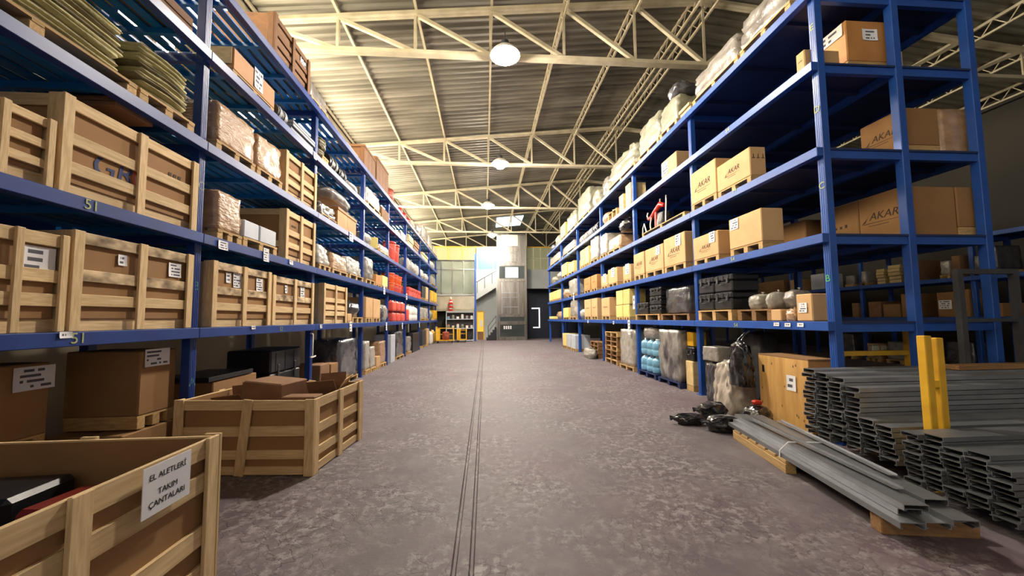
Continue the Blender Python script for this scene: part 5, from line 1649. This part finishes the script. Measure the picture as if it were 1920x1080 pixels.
# stairs
t = thing('staircase', (0, 27.0, 0)); tag(t, 'white staircase rising to the right behind the lift', 'stairs')
pA, pB = f(893, 529, 27.0), f(930, 508, 27.0)
lA, lB = f(893, 562, 27.0), f(930, 539, 27.0)
sA, sB = f(893, 581, 27.0), f(930, 559, 27.0)
zq = lambda p: p.z
b = MB()
b.add([(lA.x, 0, lA.z), (lB.x, 0, lB.z), (lB.x, 0, lB.z + .45), (lA.x, 0, lA.z + .45), (lA.x, .06, lA.z), (lB.x, .06, lB.z), (lB.x, .06, lB.z + .45), (lA.x, .06, lA.z + .45)], [(0, 1, 2, 3), (7, 6, 5, 4), (0, 4, 5, 1), (3, 2, 6, 7), (1, 5, 6, 2), (0, 3, 7, 4)])
b.build('stringer', 'plaster', t)
b = MB()
b.add([(lA.x, .06, lA.z), (lB.x, .06, lB.z), (lB.x, .86, lB.z), (lA.x, .86, lA.z), (lA.x, .06, lA.z + .12), (lB.x, .06, lB.z + .12), (lB.x, .86, lB.z + .12), (lA.x, .86, lA.z + .12)], [(0, 1, 2, 3), (7, 6, 5, 4), (0, 4, 5, 1), (3, 2, 6, 7), (1, 5, 6, 2), (0, 3, 7, 4)])
b.build('soffit', 'wall', t)
ns_ = 10
b = MB()
for k in range(ns_):
    x_ = lA.x + (lB.x - lA.x) * k / ns_; z_ = lA.z + (lB.z - lA.z) * (k + 1) / ns_ + .12
    b.box(x_, .06, z_ - .16, x_ + (lB.x - lA.x) / ns_ + .01, .86, z_)
b.build('tread_flight', 'plaster', t)
b = MB(); b.tube([(pA.x, .03, pA.z), (pB.x, .03, pB.z)], .025, 8); b.build('handrail', 'dark_grey', t)
for k in (.05, .42, .8):
    x_ = pA.x + (pB.x - pA.x) * k
    z_ = pA.z + (pB.z - pA.z) * k
    b = MB(); b.tube([(x_, .03, z_ - .95), (x_, .03, z_)], .02, 6); b.build('baluster', 'dark_grey', t)
t = thing('lower_steps', (f(912, 636, 26.9).x, 26.75, 0)); tag(t, 'dark lower flight of steps with a rail beside the lift', 'steps')
Ls = .84 - t.location.x
b = MB()
for k in range(5): b.box(Ls * k / 5, 0, .002, Ls * (k + 1) / 5, .9, .19 * (k + 1))
b.build('tread_flight', 'black', t)
for k in (.18, .95):
    b = MB(); b.tube([(Ls * k, -.03, .19 * (k * 5)), (Ls * k, -.03, .19 * k * 5 + .85)], .02, 6); b.build('baluster', 'dark_grey', t)
for dz in (.45, .85):
    b = MB(); b.tube([(Ls * .18, -.03, .17 + dz), (Ls * .95, -.03, .9 + dz)], .022, 6); b.build('handrail', 'dark_grey', t)

# lift shaft
YE = 26.6
t = thing('goods_lift', (0, YE, 0)); tag(t, 'tall brushed steel goods lift shaft at the end of the aisle', 'lift')
ex0, ex1 = f(932, 560, YE).x, f(988, 560, YE).x
zy = lambda py: max(f(960, py, YE).z, 0)
xx = lambda px: f(px, 560, YE).x
eh = 7.6
B(ex0 + .06, .06, .02, ex1 - .06, 1.2, eh - .02, 'shaft_body', 'steel', t)
for x in (ex0, ex1 - .12): B(x, 0, 0, x + .12, .12, eh, 'corner_post', 'steel', t)
for a, c in ((632, 638.5), (603, 608), (590, 594), (523, 527.5), (493, 498)): B(ex0 + .12, .0, zy(c), ex1 - .12, .07, zy(a), 'cross_member', 'steel', t)
B(ex0, -.02, eh, ex1, 1.2, eh + .06, 'roof_cap', 'chrome', t)
for a, c, m in ((609, 631, 'lift_glass'), (594.5, 602, 'lift_glass')): B(ex0 + .2, .03, zy(c), ex1 - .2, .055, zy(a), 'glass_pane', m, t)
B(ex0 + .17, .02, zy(522), ex1 - .17, .055, zy(499), 'window_pane', 'lift_glass', t)
B(xx(948), .0, zy(521), xx(972), .02, zy(501), 'curtain', 'pane_curtain', t)
for a, c, e_, g in ((941, 529, 972, 588), (941, 463, 972, 490)):
    B(xx(a), .03, zy(g), xx(e_), .056, zy(c), 'door_panel', 'steel', t)
    for k in (.35, .5, .8): B(xx(a), .015, zy(c) + (zy(g) - zy(c)) * k, xx(e_), .03, zy(c) + (zy(g) - zy(c)) * k + .05, 'door_rail', 'chrome', t)
    for p in (a, e_, (a + e_) / 2): B(xx(p) - .02, .01, zy(g), xx(p) + .02, .03, zy(c), 'door_stile', 'chrome', t)
B(xx(941), .04, zy(461), xx(972), .055, zy(440), 'upper_panel', 'cladding', t)
for i in range(4): B(xx(944 + 4 * i), .0, zy(617), xx(946.5 + 4 * i), .03, zy(611), 'control_button', 'paper', t)
sc = bpy.context.scene
sc.view_settings.view_transform = 'Standard'
sc.view_settings.look = 'None'
sc.view_settings.exposure = EXPO
sc.view_settings.gamma = 1
sc.view_settings.use_curve_mapping = False
sc.cycles.use_denoising = True
sc.cycles.max_bounces = 8
sc.cycles.diffuse_bounces = 4
